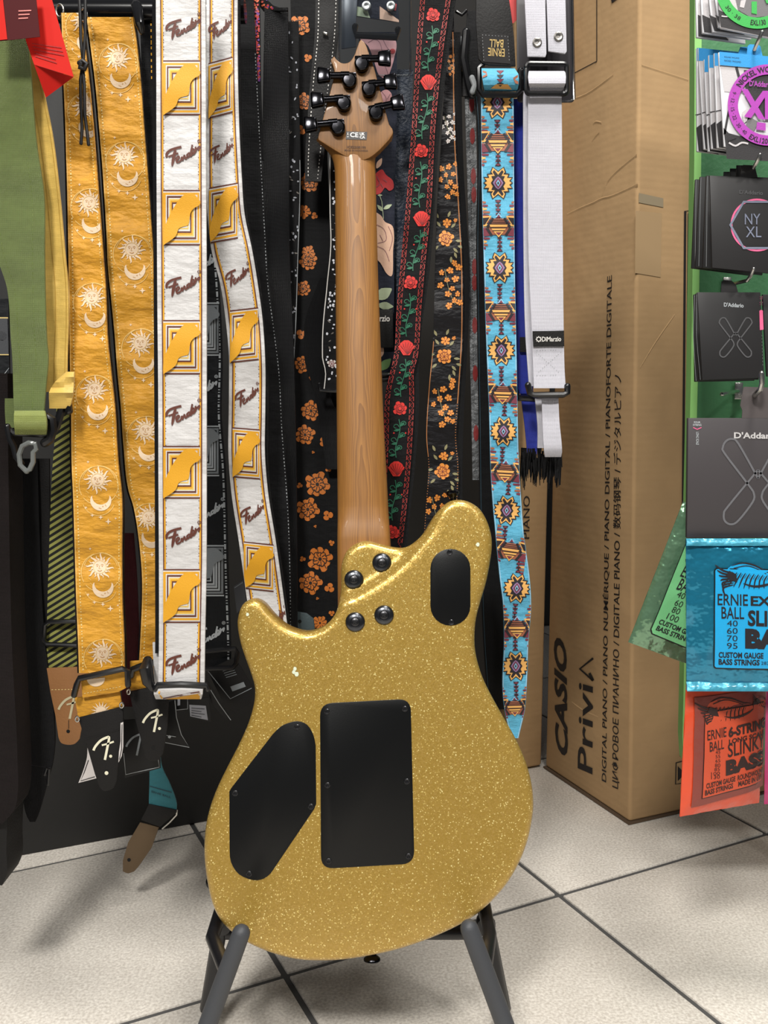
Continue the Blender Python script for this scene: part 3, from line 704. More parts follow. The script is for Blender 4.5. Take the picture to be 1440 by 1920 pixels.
def leather_tab(par, pts, Y, m=M_LEA, thick=.003, name='leather_end', hole=None, Y2=None):
    f = Flat((pts[0][0], pts[0][1], Y), (pts[1][0], pts[1][1], Y), (pts[len(pts) // 2][0], pts[len(pts) // 2][1], Y2 or Y))
    vs, fs = f.slab(pts, thick); o = mesh_obj(name, vs, fs, m, par); bevel(o, .0008, 2)
    if hole:
        d = Decal(f, .0005); d.disc(*hole, 3.4, mat('hole', (5, 5, 5), .9)); d.build('stitching', o)
    return o, f
def F_logo(f, par, cx, cy, s, m, rot=0., dot=True):
    d = Decal(f, .0006); d.place(cx, cy, s, rot=rot)
    d.stroke([(-20, 13), (-16, 5), (-6, -6), (6, -12), (10, -11), (7, 6), (2, 31)], 4.6, m, 0, 4); d.stroke([(-4, 3), (8, 0), (19, -4)], 3.4, m, 0, 3)
    if dot: d.disc(13, 24, 3, m)
    d.build('logo', par)

# ---- olive seat-belt strap
Rb = Ribbon([(-30, -60, 46, 1.0), (85, -52, 53, 1.0), (143, -48, 58, 1.0), (267, -36, 68, 1.0), (367, -22, 82, 1.0), (480, -6, 83, 1.0), (540, 13, 84, 1.0), (633, 20, 87, 1.0), (673, 23, 90, 1.0), (720, 24.5, 86, 1.0), (772, 26, 82, .998)], .0012, .0008, 150)
st = thing('guitar_strap', 'olive green woven strap hanging at the far left edge', 'strap', Rb.base(), GSTRAP)
M_OLV = fabric('olive webbing', (100, 114, 62), .42, .6, .12); Rb.build('webbing', M_OLV, st)
d = Decal(Rb, .0004); M_OLD = ink('olive seam', (100, 116, 50))
d.stroke(Rb.edge(14, 150), 1.1, M_OLD, dash=(6, 3)); d.stroke(Rb.edge(-22, 150), 1.1, M_OLD, dash=(6, 3)); d.build('stitching', st, kind='stuff')
R2 = Ribbon([(770, 27, 83, .992), (778, 26, 85, .985), (790, 26, 87, .983), (803, 27, 87, .985), (815, 28, 86, .994)], 0, .0, 80); R2.build('fold', fabric('olive webbing light', (138, 148, 78), .4, .6, .1), st)
R2 = Ribbon([(747, 9, 30, 1.012), (770, 9, 32, 1.012), (802, 11, 30, 1.012)], 0, 0); R2.build('tail', M_OLV, st)
slide('slide', [(14, 800), (18, 822), (26, 838), (30, 856), (40, 868)], 1.0, .0035, M_SLIDE, st); slide('slide', [(88, 782), (97, 786), (99, 806), (94, 824), (84, 830)], 1.0, .005, M_SLIDE, st); slide('slide', [(16, 804), (26, 812), (86, 815), (94, 800)], 1.002, .0035, M_SLIDE, st)
M_CLEAR = mat('smoky clear plastic', (118, 122, 120), .2, alpha=.75)
slide('hook_loop', [(50, 884), (38, 872), (36, 852), (42, 836), (54, 830), (66, 832), (68, 842), (62, 848), (62, 866), (56, 880), (49, 883)], .995, .0028, M_CLEAR, st)
# ---- yellow satin strap
Rb = Ribbon([(-30, 0, 56, 1.024), (123, 8, 72, 1.024), (187, 18, 85, 1.024), (253, 32, 98, 1.024), (367, 46, 112, 1.024), (480, 56, 122, 1.024), (533, 62, 127, 1.024), (600, 62, 128, 1.024), (667, 60, 126, 1.024), (735, 60, 125, 1.024)], .001, -.004, 200)
st = thing('guitar_strap', 'yellow satin strap half hidden behind the olive strap', 'strap', Rb.base(), GSTRAP)
M_YSAT = fabric('yellow satin', (206, 172, 88), .35, .2, .1); Rb.build('webbing', M_YSAT, st)
d = Decal(Rb, .0005); M_YDK = ink('yellow fold shade', (176, 140, 56))  # shade of the satin's fold ridges, painted as darker lines
for e in (-4, -24, -44): d.stroke(Rb.edge(e, 130), 1.2, M_YDK)
d.build('stitching', st)  # carries the painted fold shade, not thread
R2 = Ribbon([(697, 124, 139, 1.008), (715, 104, 138, 1.005), (735, 92, 137, 1.004), (752, 92, 134, 1.004), (766, 92, 130, 1.008)], .002, .003, 30); R2.build('fold', M_YSAT, st)
slide('slide', [(96, 812), (106, 800), (112, 780), (118, 758), (128, 756), (129, 770)], 1.012, .0045, M_SLIDE, st)
# ---- red tags
def tag_card(label, polys, Y, par=None):
    t = thing('price_tag', label, 'tag', P(*polys[0][0][0], Y))
    for i, (pts, m, dy) in enumerate(polys):
        f = Flat((pts[0][0], pts[0][1], Y), (pts[1][0], pts[1][1], Y + dy), (pts[2][0], pts[2][1], Y + dy)); vs, fs = f.slab(pts, .0006); mesh_obj('card', vs, fs, m, t)
    return t, f
M_RED = mat('bright red card', (198, 30, 20), .6, spec=.2); M_DRED = mat('dark red card', (70, 10, 14), .6, spec=.2)
t, f = tag_card('dark red hang tag with pale lines at the top left corner', [([(-20, -20), (66, -20), (75, 69), (-20, 79)], M_DRED, 0)], .965)
d = Decal(f, .0006); d.poly([(-20, -20), (4, -20), (14, 74), (-20, 78)], M_RED)
for k, y in enumerate((20, 27, 34)): d.stroke([(35, y + 1), (59 - 3 * k, y)], 2.2, ink('pink print', (214, 130, 122)))
d.build('print', t)
t, f = tag_card('bright red folded hang tag over the yellow strap', [([(60, -20), (92, -20), (138, 144), (64, 121), (48, 75)], M_RED, 0), ([(64, 121.5), (138, 144.5), (86, 183)], mat('inner red card', (184, 26, 18), .6, spec=.2), .012)], .98)
d = Decal(Flat((60, -20, .98), (92, -20, .98), (64, 121, .98)), .0008)
for k in range(5): d.stroke([(60 + k * 1.6, 82 + k * 6), (116 + k * 2.2 - (18 if k > 2 else 0), 90 + k * 7.2)], 1.6, ink('dark red print', (150, 26, 22)))
d.build('print', t)

# ---- gold sun-and-moon straps
M_GLDF = fabric('golden cotton', (198, 142, 38), .55, .15, .42, var=.1); M_STC = ink('tan thread', (222, 196, 128)); M_RING = ink('pale gold thread', (220, 182, 104))
def sun_moon(rib, par, cx, cy, s=1., moon=True, mx=6):
    d = Decal(rib, .0006); rnd = random.Random(int(cx * 7 + cy))
    d.place(cx + 2, cy + 10, s)
    for a0, a1 in ((150, 250), (265, 385), (30, 75), (95, 140)): d.ring(0, 0, 36, 37.4, M_RING, 0, a0, a1, 26)
    d.ring(0, -4, 31.5, 32.6, M_RING, 0, 195, 345, 26)
    d.place(cx, cy, s)
    for k in range(16):
        a = 6.2832 * k / 16 + .1; L_ = 27 if k % 2 == 0 else 22; c, sn = math.cos(a), math.sin(a); w_ = 6 if k % 2 == 0 else 4.6
        pts = [(c * 11, sn * 11), (c * 15 - sn * 1.8, sn * 15 + c * 1.8), (c * (L_ - 4) + sn * 1.2, sn * (L_ - 4) - c * 1.2), (c * L_, sn * L_)]
        p = smooth_pts(pts, 3); n = len(p)
        V = []
        for i, (x, y) in enumerate(p): h = w_ / 2 * (1 - i / (n - 1)) + .25; V += [(x - sn * h, y + c * h), (x + sn * h, y - c * h)]
        d.emit(V, [(2 * i, 2 * i + 1, 2 * i + 3, 2 * i + 2) for i in range(n - 1)], M_CREAM, 0)
    d.disc(0, 0, 13, M_CREAM, 0, 22); d.ring(0, 0, 11.6, 12.4, M_RING, 1)
    M_F = ink('ochre face thread', (186, 142, 92))
    for sx in (-1, 1): d.stroke([(sx * 7, -3.4), (sx * 4.6, -5), (sx * 2.2, -3.4)], 1, M_F, 1, 2); d.disc(sx * 4.6, -1.6, 1.3, M_F, 1, 8)
    d.stroke([(0, -3), (-1.4, 3), (1.2, 3.2)], 1.1, M_F, 1); d.stroke([(-4, 6), (0, 8), (4, 6)], 1.6, M_F, 1, 3)
    if moon:
        d.place(cx + mx, cy + 38 * s, s * 1.28)
        o_ = [(15.5 * math.cos(a), 15.5 * math.sin(a)) for a in [math.radians(-18 + 216 * i / 22) for i in range(23)]]
        i_ = [(12.6 * math.cos(a), -5.5 + 12 * math.sin(a)) for a in [math.radians(188 - 196 * i / 18) for i in range(19)]]
        d.poly(o_ + i_, M_CREAM, 0); d.disc(3, 9, 1, M_F, 1, 8); d.stroke([(-3, 11), (1, 12.5)], .8, M_F, 1); d.stroke([(6, 6), (8, 9)], .8, M_F, 1)
        d.place(cx + 8, cy, s)
        for x, y, r in ((-18, 66, 4), (-2, 70, 4.6), (12, 78, 6), (26, 72, 2.6), (-30, 52, 3.4), (-26, -34, 3)):
            d.poly([(x + (r if k % 2 == 0 else r * .35) * math.cos(k * .7854), y + (r if k % 2 == 0 else r * .35) * math.sin(k * .7854)) for k in range(8)], M_CREAM, 0)
        for x, y in ((-30, 20), (-26, 30), (24, 28), (28, 40)): d.stroke([(x, y), (x + 6, y + 5)], .9, M_RING)
        d.ring(-6, 36, 30, 31.2, M_RING, 0, 20, 160, 22)
    d.build('sun_motif', par)
def gold_strap(rows, suns, label):
    Rb = Ribbon(rows, .0016, -.0012, 105); st = thing('guitar_strap', label, 'strap', Rb.base(), GSTRAP)
    Rb.build('webbing', M_GLDF, st, .004, 8, 7)
    # black backing showing at the edges
    R2 = Ribbon([(y, a - 3, b + 4, c + .006) for y, a, b, c in rows], .001, 0); R2.build('backing', M_BW, st)
    d = Decal(Rb, .0005); d.stroke(Rb.edge(8), 2.4, M_STC, dash=(4, 2)); d.stroke(Rb.edge(-5), 2, M_STC, dash=(4, 2)); d.stroke(Rb.edge(1.5), 1.2, M_RING); d.build('stitching', st, kind='stuff')
    for c in suns: sun_moon(Rb, st, *c)
    return st
rA = [(24, 115, 150, 1.05), (133, 118, 164, 1.05), (233, 122, 174, 1.05), (333, 125, 182, 1.05), (480, 128, 193, 1.045), (533, 128.5, 197, 1.045), (633, 130, 201, 1.04), (700, 131, 208, 1.04), (767, 133, 215, 1.04), (867, 134, 221, 1.04), (933, 137, 228, 1.035), (1033, 140, 228, 1.035), (1133, 143, 229, 1.03), (1200, 146, 232, 1.03), (1262, 148, 233, 1.03)]
sA = gold_strap(rA, [(158, 40, 1, True), (161, 200), (167, 380), (172, 557), (177, 730), (183, 900), (187, 1063), (192, 1225, 1, False)], 'golden sun and moon strap left of the two, ending in a low buckle')
rB = [(32, 162, 249, 1.068), (83, 169, 256, 1.068), (150, 177.5, 263, 1.068), (233, 185, 269, 1.068), (333, 193, 277, 1.068), (433, 199, 284, 1.068), (500, 202, 289, 1.068), (560, 208, 290, 1.068), (633, 215, 293, 1.068), (700, 220, 297, 1.068), (767, 226.5, 302, 1.07), (833, 231, 305, 1.07), (917, 240, 305, 1.07), (950, 250, 308, 1.07), (1033, 262.5, 310, 1.07), (1100, 266.5, 312, 1.07), (1200, 263, 308, 1.07), (1262, 259, 305, 1.07)]
sB = gold_strap(rB, [(220, 108), (233, 292), (247, 467), (263, 643), (273, 807), (279, 970)], 'golden sun and moon strap right of the two, tucked behind the white strap')
for (x, y) in ((112, 20), (156, 28)): slide('ring', [(x + 7 * math.cos(a), y + 12 * math.sin(a)) for a in [6.2832 * k / 12 for k in range(13)]], 1.05, .0012, M_BRASS, sA if x < 130 else sB)
# lower end of the left gold strap
slide('slide', [(139, 1303), (144, 1284), (149, 1272), (190, 1263), (230, 1254), (239, 1258), (240, 1284)], 1.018, .0036, M_SLIDE, sA)
def quad_piece(par, pts, Y, m, name='fold', thick=.003, dy=0.):
    f = Flat((pts[0][0], pts[0][1], Y), (pts[1][0], pts[1][1], Y), (pts[2][0], pts[2][1], Y + dy)); vs, fs = f.slab(pts, thick); o = mesh_obj(name, vs, fs, m, par); bevel(o, .001, 2); return o, f
o, f = quad_piece(sA, [(151, 1271), (238, 1256), (237, 1290), (222, 1298), (154, 1309)], 1.024, M_GLDF); d = Decal(f, .0006); d.poly([(180 + 17 * math.cos(a), 1272 + 15 * math.sin(a)) for a in [math.radians(k * 15 - 8) for k in range(13)]], M_CREAM); d.stroke([(158, 1300), (232, 1286)], 1.2, M_STC, dash=(4, 2)); d.build('print', o)
o, f = quad_piece(sA, [(140, 1309), (224, 1295), (229, 1325), (146, 1347)], 1.03, M_GLDF); d = Decal(f, .0006); d.place(190, 1334, 1, rot=-.2)
for k in range(9): a = math.pi + math.pi * k / 8; d.poly([(10 * math.cos(a - .17), 10 * math.sin(a - .17)), (20 * math.cos(a), 20 * math.sin(a)), (10 * math.cos(a + .17), 10 * math.sin(a + .17))], M_CREAM)
d.disc(0, 0, 10.5, M_CREAM); d.build('print', o)
for x, y in ((145, 1348), (228, 1322)): slide('ring', [(x + 3.4 * math.cos(a), y + 5 * math.sin(a)) for a in [6.2832 * k / 10 for k in range(11)]], 1.024, .001, M_BRASS, sA)
o, f = leather_tab(sA, [(146, 1346), (230, 1325), (232, 1372), (221, 1440)] + smooth_pts([(219, 1462), (212, 1478), (196, 1484), (186, 1476)], 3) + [(177, 1450), (160, 1390)], 1.028, hole=(201, 1449)); F_logo(f, o, 195, 1394, .98, M_CREAM2 if 'M_CREAM2' in globals() else ink('ivory leather print', (226, 222, 196)))
d = Decal(f, .0007); d.disc(200, 1449, 3.6, ink('ivory leather print', (226, 222, 196))); d.stroke([(160, 1386), (231, 1366)], .9, mat('dark crease', (12, 12, 12), .6)); d.build('stitching', o)
# lower end of the right gold strap
slide('slide', [(300, 1240), (284, 1243), (262, 1250), (249, 1255), (246, 1266)], 1.045, .004, M_SLIDE, sB)
o, f = quad_piece(sB, [(243, 1240), (300, 1236), (300, 1284), (244, 1296)], 1.05, M_GLDF)
o, f = leather_tab(sB, [(242, 1298), (300, 1285), (316, 1315), (314, 1360), (310, 1390)] + smooth_pts([(305, 1414), (296, 1426), (282, 1427), (272, 1419)], 3) + [(262, 1380), (255, 1356)], 1.04, hole=(287, 1402)); F_logo(f, o, 287, 1343, .94, ink('ivory leather print', (226, 222, 196)))
slide('ring', [(241 + 3 * math.cos(a), 1297 + 4.6 * math.sin(a)) for a in [6.2832 * k / 10 for k in range(11)]], 1.036, .001, M_BRASS, sB)
# ---- leather lace
lace = thing('leather_lace', 'thin black leather lace knotted between the golden straps', 'lace', P(156, 268, 1.02))
M_LACE = mat('black lace', (16, 15, 17), .5)
tube('cord', [P(x, y, 1.028) for x, y in ((148, -20), (151, 40), (152, 80), (156, 115), (151, 150), (152, 200), (154, 240), (152, 269))], .0018, M_LACE, lace, 8, 'round')
tube('cord', [P(x, y, 1.026) for x, y in ((160, -20), (160, 60), (157, 100), (155, 125), (158, 160), (159, 215), (163, 245), (166, 271))], .0018, M_LACE, lace, 8, 'round')
tube('knot', [P(x, y, 1.022) for x, y in ((149, 118), (155, 114), (163, 120), (158, 130), (150, 127), (152, 119))], .0026, M_LACE, lace, 8, 'round')

# ---- white monogram straps
def mono_border(rib, par, edge_m, cords, y0=None, y1=None, wd=9.):
    d = Decal(rib, .0005)
    for s_ in (1, -1):
        d.stroke(rib.edge(5.5 * s_, y0, y1), .8, M_GRYT, dash=(1.6, 3)); d.stroke(rib.edge(wd * s_, y0, y1), 2., cords[0]); d.stroke(rib.edge((wd + 2.6) * s_, y0, y1), 2.8, cords[1]); d.stroke(rib.edge((wd + 5) * s_, y0, y1), 1.2, cords[0], dash=(2.5, 2))
    d.build('border', par, kind='stuff')
Rb = Ribbon([(-30, 292, 385, 1.0), (133, 293, 385.5, 1.0), (333, 293.5, 386, 1.0), (567, 295, 387, 1.0), (733, 296.5, 387, 1.0), (900, 297, 387, 1.0), (1067, 298, 386.5, 1.0), (1200, 298, 384, 1.0), (1284, 297, 383, 1.0)], .0008, .0006, 160)
st = thing('guitar_strap', 'white strap with brown script and yellow squares, nearest and straightest', 'strap', Rb.base(), GSTRAP)
Rb.build('webbing', M_WHT, st, .0035, 8, 7); R2 = Ribbon([(y, Rb.l(y) - 7, Rb.r(y) - 2, 1.007) for y in (-30, 300, 600, 900, 1200, 1225)], 0, 0); R2.build('backing', M_BW, st)
mono_border(Rb, st, M_WHT, (M_BROWN, M_YEL))
for y0, y1 in ((113, 216), (356, 460), (600, 702), (836, 935), (1067, 1168)):
    d = Decal(Rb, .0006); square_panel(d, 306, 375, y0, y1, M_BROWN, M_YEL, M_PALE, M_WHTT); d.build('square_motif', st)
for y in (50, 288, 533, 774, 1003, 1242):
    d = Decal(Rb, .0007); fender(d, 340, y, .98, M_BROWN); d.build('script_logo', st)
slide('slide', [(291, 1292), (296, 1284), (340, 1282.5), (388, 1285), (390, 1292)], .994, .0032, M_SLIDE, st)
R2 = Ribbon([(1284, 290, 381, .996), (1296, 288, 380, .992), (1305, 289, 379, .994), (1311, 292, 377, 1.0)], 0, .001); o = R2.build('fold', M_WHT, st)
d = Decal(R2, .0006); d.stroke([(302, 1284), (298, 1300), (304, 1310)], 3, M_YEL); d.stroke([(306, 1310), (330, 1305), (374, 1297)], 2, M_BROWN); d.poly([(310, 1311), (335, 1307), (376, 1300), (374, 1311)], M_YEL, 0, 20); d.stroke([(376, 1284), (374, 1311)], 3, M_YEL); d.build('print', o)
R2 = Ribbon([(1205, 286, 300, 1.012), (1250, 288, 300, 1.012), (1300, 290, 300, 1.012)], 0, 0); R2.build('tail', M_WHT, st)
tube('slide_end', [P(277, 1238, 1.01), P(274, 1255, 1.0), P(278, 1278, 1.0), P(286, 1290, 1.0)], [.005, .008, .007, .004], M_SLIDE, st, 10, 'round')
Rb = Ribbon([(-30, 387, 445, 1.06), (133, 387, 445.5, 1.06), (233, 387, 448, 1.06), (333, 387, 453, 1.06), (400, 389, 458, 1.06), (467, 396, 472, 1.065), (533, 413, 483, 1.07), (600, 423, 492, 1.075), (683, 429.5, 497, 1.08), (767, 429, 497, 1.085), (833, 428, 496, 1.09), (917, 433, 501.5, 1.095), (1017, 448, 517, 1.1), (1117, 462, 531, 1.105), (1200, 474, 542, 1.11)], .0014, -.001, 170)
st = thing('guitar_strap', 'white strap with brown script and yellow squares curving behind the guitar horn', 'strap', Rb.base(), GSTRAP)
Rb.build('webbing', M_WHT, st, .0035, 8, 7); R2 = Ribbon([(y, Rb.l(y) + 4, Rb.r(y) + 5, Rb.d(y) + .008) for y in (-30, 200, 400, 530, 700, 900, 1050, 1195)], 0, 0); R2.build('backing', M_BW, st)
mono_border(Rb, st, M_WHT, (M_BROWN, M_YEL), wd=7)
for y0, y1, x0, x1, sk in ((112, 217, 391, 436, -12), (347, 452, 392, 446, -10), (579, 678, 431, 484, -6), (803, 897, 436, 487, 4), (1018, 1107, 457, 513, 6)):
    d = Decal(Rb, .0007); square_panel(d, x0, x1, y0, y1, M_BROWN, M_YEL, M_PALE, M_WHTT, sk); d.build('square_motif', st)
for x, y in ((411, 52), (413, 284), (443, 517), (461, 742), (471, 962), (512, 1160)):
    d = Decal(Rb, .0007); fender(d, x, y, .86, M_BROWN, -.1, .8); d.build('script_logo', st)
# ---- black and grey monogram strap behind
M_BLKSAT = fabric('black satin', (26, 28, 31), .5, .2, .15); M_SIL = ink('silver thread', (184, 190, 194)); M_SIL2 = ink('dark silver thread', (128, 134, 138)); M_BK2 = ink('black thread', (24, 25, 28))
Rb = Ribbon([(380, 322, 402, 1.13), (467, 325, 406, 1.13), (550, 328, 412, 1.13), (683, 333, 417, 1.13), (767, 332, 415, 1.13), (880, 338, 423, 1.13), (933, 340, 425, 1.13), (1067, 342, 428, 1.13), (1217, 348, 433, 1.13), (1250, 348, 433, 1.13)], .0008, .0005, 150)
st = thing('guitar_strap', 'black strap with silver script and squares between the two white straps', 'strap', Rb.base(), GSTRAP)
Rb.build('webbing', M_BLKSAT, st); d = Decal(Rb, .0005); d.stroke(Rb.edge(-5), 3.6, M_SIL, dash=(3.6, 1)); d.build('border', st, kind='stuff')
for y0, y1 in ((567, 667), (798, 893), (1022, 1118)):
    d = Decal(Rb, .0006); square_panel(d, 343, 411 if y0 < 900 else 420, y0, y1, M_SIL, M_SIL2, M_SIL, M_BK2); d.build('square_motif', st)
for x, y in ((376, 492), (374, 728), (386, 958), (388, 1190)):
    d = Decal(Rb, .0007); fender(d, x, y, .92, M_SIL); d.build('script_logo', st)
slide('slide', [(380, 1222), (420, 1218), (441, 1216), (445, 1224), (443, 1244), (436, 1252), (380, 1254)], 1.12, .003, M_SLIDE, st)
# ---- tweed strap with tan leather end
def tweed():
    m = mat('green and black tweed', (120, 122, 60), .8); N, L = m.node_tree.nodes, m.node_tree.links; tc = N.new('ShaderNodeTexCoord'); wv = N.new('ShaderNodeTexWave'); wv.bands_direction = 'DIAGONAL'; wv.inputs['Scale'].default_value = 62
    mp = N.new('ShaderNodeMapping'); mp.inputs['Scale'].default_value = (.8, 0, -1.3); L.new(tc.outputs['Object'], mp.inputs[0]); L.new(mp.outputs[0], wv.inputs['Vector'])
    r = N.new('ShaderNodeValToRGB'); r.color_ramp.elements[0].position = .45; r.color_ramp.elements[0].color = (*lin((16, 17, 15)), 1); r.color_ramp.elements[1].position = .55; r.color_ramp.elements[1].color = (*lin((146, 146, 74)), 1)
    L.new(wv.outputs[0], r.inputs[0]); L.new(r.outputs[0], N['Principled BSDF'].inputs['Base Color']); return m
M_TWD = tweed()
Rb = Ribbon([(720, 108, 170, 1.12), (800, 104, 170, 1.12), (900, 97, 172, 1.12), (1033, 92, 172, 1.12), (1167, 88, 172, 1.12), (1252, 87, 172, 1.12)], .0006, 0, 150)
st = thing('guitar_strap', 'green and black tweed strap with a tan leather end behind the golden strap', 'strap', P(128, 1397, 1.12), GSTRAP)
Rb.build('webbing', M_TWD, st)
slide('slide', [(150, 1164), (92, 1166), (84, 1172), (82, 1200), (88, 1208), (150, 1210)], 1.112, .003, M_SLIDE, st)
M_TAN = mat('tan leather', (150, 104, 62), .6, bump=.2, bscale=400)
o, f = leather_tab(st, [(87, 1253), (172, 1250), (160, 1330), (152, 1370)] + smooth_pts([(149, 1386), (140, 1395), (127, 1397), (114, 1393), (109, 1382)], 3) + [(103, 1340), (94, 1298)], 1.116, M_TAN, hole=(128, 1371)); F_logo(f, o, 129, 1318, .95, ink('faded ivory print', (196, 186, 150)), 0, False)
d = Decal(f, .0006); d.stroke([(97, 1293), (155, 1292)], 1.4, M_STC, dash=(4, 2)); d.stroke([(129, 1350), (129, 1366)], 1, mat('hole', (5, 5, 5), .9)); d.build('stitching', o)
# ---- dark straps at the far left
Rb = Ribbon([(860, 10, 70, 1.118), (1000, 14, 74, 1.118), (1200, 20, 84, 1.118), (1333, 27, 100, 1.118), (1383, 30, 103, 1.118), (1433, 33, 98, 1.118), (1470, 38, 88, 1.118), (1500, 43, 80, 1.118), (1530, 50, 71, 1.118), (1541, 56, 66, 1.118)], .001, -.001, 250)
st = thing('guitar_strap', 'plain black strap with a pointed leather tail at the lower left', 'strap', Rb.base(), GSTRAP)
Rb.build('webbing', M_BW, st); R2 = Ribbon([(860, 40, 92, 1.124), (1100, 48, 96, 1.124), (1300, 58, 104, 1.124), (1420, 70, 98, 1.124)], 0, 0); R2.build('second_layer', M_LEA, st)
d = Decal(Rb, .0006); d.disc(58, 1504, 2.6, mat('hole', (5, 5, 5), .9)); d.stroke([(33, 1431), (95, 1440)], 1.2, M_BK2); d.build('stitching', st)
slide('slide', [(84, 1452), (88, 1440), (92, 1442), (90, 1470)], 1.095, .002, M_SLIDE, st)
Rb = Ribbon([(700, -70, 14, 1.04), (900, -70, 16, 1.04), (1200, -66, 22, 1.04), (1430, -60, 33, 1.04), (1490, -60, 33, 1.04), (1520, -60, 26, 1.04), (1545, -60, 4, 1.04)], .002, .002, 300)
st = thing('gig_bag', 'dark brown padded fabric bag cut off by the left edge', 'bag', Rb.base())
Rb.build('side', fabric('dark brown fabric', (26, 20, 20), .8, .6, .2), st, .042)
R2 = Ribbon([(1530, -60, 14, 1.05), (1590, -60, 12, 1.05), (1640, -60, 12, 1.05), (1660, -60, 4, 1.05)], 0, 0); R2.build('base_pad', M_LEA, st, .05)
fr = thing('guitar_strap', 'grey and tan strap glimpsed at the left edge behind the olive strap', 'strap', P(5, 666, 1.09), GSTRAP)
R2 = Ribbon([(560, -60, 16, 1.125), (668, -60, 17, 1.125), (860, -60, 22, 1.125)], 0, 0); o = R2.build('webbing', M_BLKSAT, fr); d = Decal(R2, .0005); d.poly([(-50, 597), (14, 597), (16, 664), (-50, 664)], ink('slate print', (70, 72, 76))); d.stroke([(-50, 596), (15, 596)], 2.4, M_STC); d.stroke([(-50, 665), (17, 665)], 2, M_STC); d.disc(4, 630, 9, M_STC); d.stroke([(6, 704), (18, 690)], 1.4, M_SIL); d.build('print', fr)

# ================================================================== middle straps
def petal_flower(d, cx, cy, r, m, mo, n=9, lay=2, rot=None, rnd=random):
    rot = rnd.random() * 6 if rot is None else rot; d.place(0, 0)
    for L_ in range(lay):
        R_ = r * (1 - .42 * L_); q = []
        for k in range(n * 6): a = rot + L_ * .4 + 6.2832 * k / (n * 6); lob = .86 + .2 * (math.sin(int((a - rot) * n / 6.2832 + .001) * 2.7 + L_ + rot * 9) * .5 + .5); rr = lob * R_ * ((.8 if r > 12 else .55) + (.2 if r > 12 else .45) * abs(math.sin((a - rot) * n / 2)) ** .6); q.append((cx + rr * math.cos(a), cy + rr * math.sin(a)))
        d.poly(q, m, L_ * 2)
        for k in range(n): a = rot + L_ * .4 + 6.2832 * k / n; d.stroke([(cx + R_ * .35 * math.cos(a), cy + R_ * .35 * math.sin(a)), (cx + R_ * .9 * math.cos(a + .12), cy + R_ * .9 * math.sin(a + .12))], max(.6, r * .06), mo, L_ * 2 + 1)
        if L_: d.stroke(q + q[:1], max(.5, r * .06), mo, L_ * 2 + 1)
    d.disc(cx, cy, r * .14, mo, lay * 2)
def leaf(d, x, y, L_, a, m, wd=.34):
    c, s_ = math.cos(a), math.sin(a); P_ = [(0, 0), (.25, wd * .8), (.55, wd), (.85, wd * .45), (1, 0), (.85, -wd * .45), (.55, -wd), (.25, -wd * .8)]
    d.place(0, 0); d.poly(smooth_pts([(x + L_ * (u * c - v * .6 * s_), y + L_ * (u * s_ + v * .6 * c)) for u, v in P_], 2, True), m)
def curl(d, x, y, r, a, m, wd=1.3, s_=1):
    pts = []
    for k in range(15): t = k / 14; aa = a + s_ * t * 5.2; rr = r * (1 - .72 * t); pts.append((x + rr * math.cos(aa), y + rr * math.sin(aa)))
    d.place(0, 0); d.stroke(pts, wd, m)
def strap(name_label, rows, m, thick=.003, amp=.001, cup=0., wl=150, nu=6):
    Rb = Ribbon(rows, amp, cup, wl); st = thing('guitar_strap', name_label, 'strap', Rb.base(), GSTRAP); Rb.build('webbing', m, st, thick, nu); return Rb, st
M_NYL = fabric('black nylon', (21, 21, 23), .45, .8, .1); M_BLK3 = fabric('black cotton', (12, 12, 14), .7, .3, .15)
# beaded strap, black webbing with white stitch
Rb, st = strap('narrow strap with red and purple beads behind the curved white strap', [(-30, 440, 486, 1.16), (60, 452, 488, 1.16), (150, 462, 489, 1.16), (300, 470, 494, 1.16)], M_BLK3)
d = Decal(Rb, .0006); BC = [ink('bead red', (170, 36, 40)), ink('bead violet', (92, 44, 130)), ink('bead orange', (190, 84, 44))]
for k in range(150):
    y = random.uniform(-20, 152); x = Rb.r(y) - 2 - random.random() * max(3, 16 * (1 - y / 170)); d.disc(x, y, 2.2, random.choice(BC), 0, 6)
d.build('embroidery', st, label='red and purple beads', kind='stuff')
Rb, st = strap('plain black webbing with one white stitched edge right of the curved white strap', [(-30, 425, 474, 1.15), (110, 430, 481, 1.15), (267, 438, 489, 1.15), (433, 446, 498, 1.15), (533, 454, 504, 1.15), (617, 464, 515, 1.15), (700, 474, 525, 1.15), (800, 478, 530, 1.15), (967, 492, 542, 1.15), (1100, 496, 546, 1.15), (1200, 496, 547, 1.15)], M_BLK3)
d = Decal(Rb, .0006); d.stroke(Rb.edge(-2, 100), 1.5, M_GRYT, dash=(4, 2.5)); d.build('stitching', st, kind='stuff')
Rb, st = strap('black ribbed nylon strap with a sheen left of the orange flowers', [(14, 496, 540, 1.18), (267, 492, 542, 1.18), (433, 497, 542, 1.18), (533, 505, 545, 1.18), (617, 515, 549, 1.18), (700, 525, 552, 1.18), (900, 533, 556, 1.18), (1180, 540, 558, 1.18)], M_NYL, wl=260, amp=.004)
R2 = Ribbon([(-30, 480, 500, 1.175), (10, 486, 512, 1.175), (20, 494, 540, 1.177)], 0, 0); o = R2.build('bead_cuff', M_BLK3, st); d = Decal(R2, .0006)
for k in range(60): y = random.uniform(-20, 16); d.disc(random.uniform(488, 538), y, 2.2, random.choice(BC), 0, 6)
d.build('embroidery', o, kind='stuff')
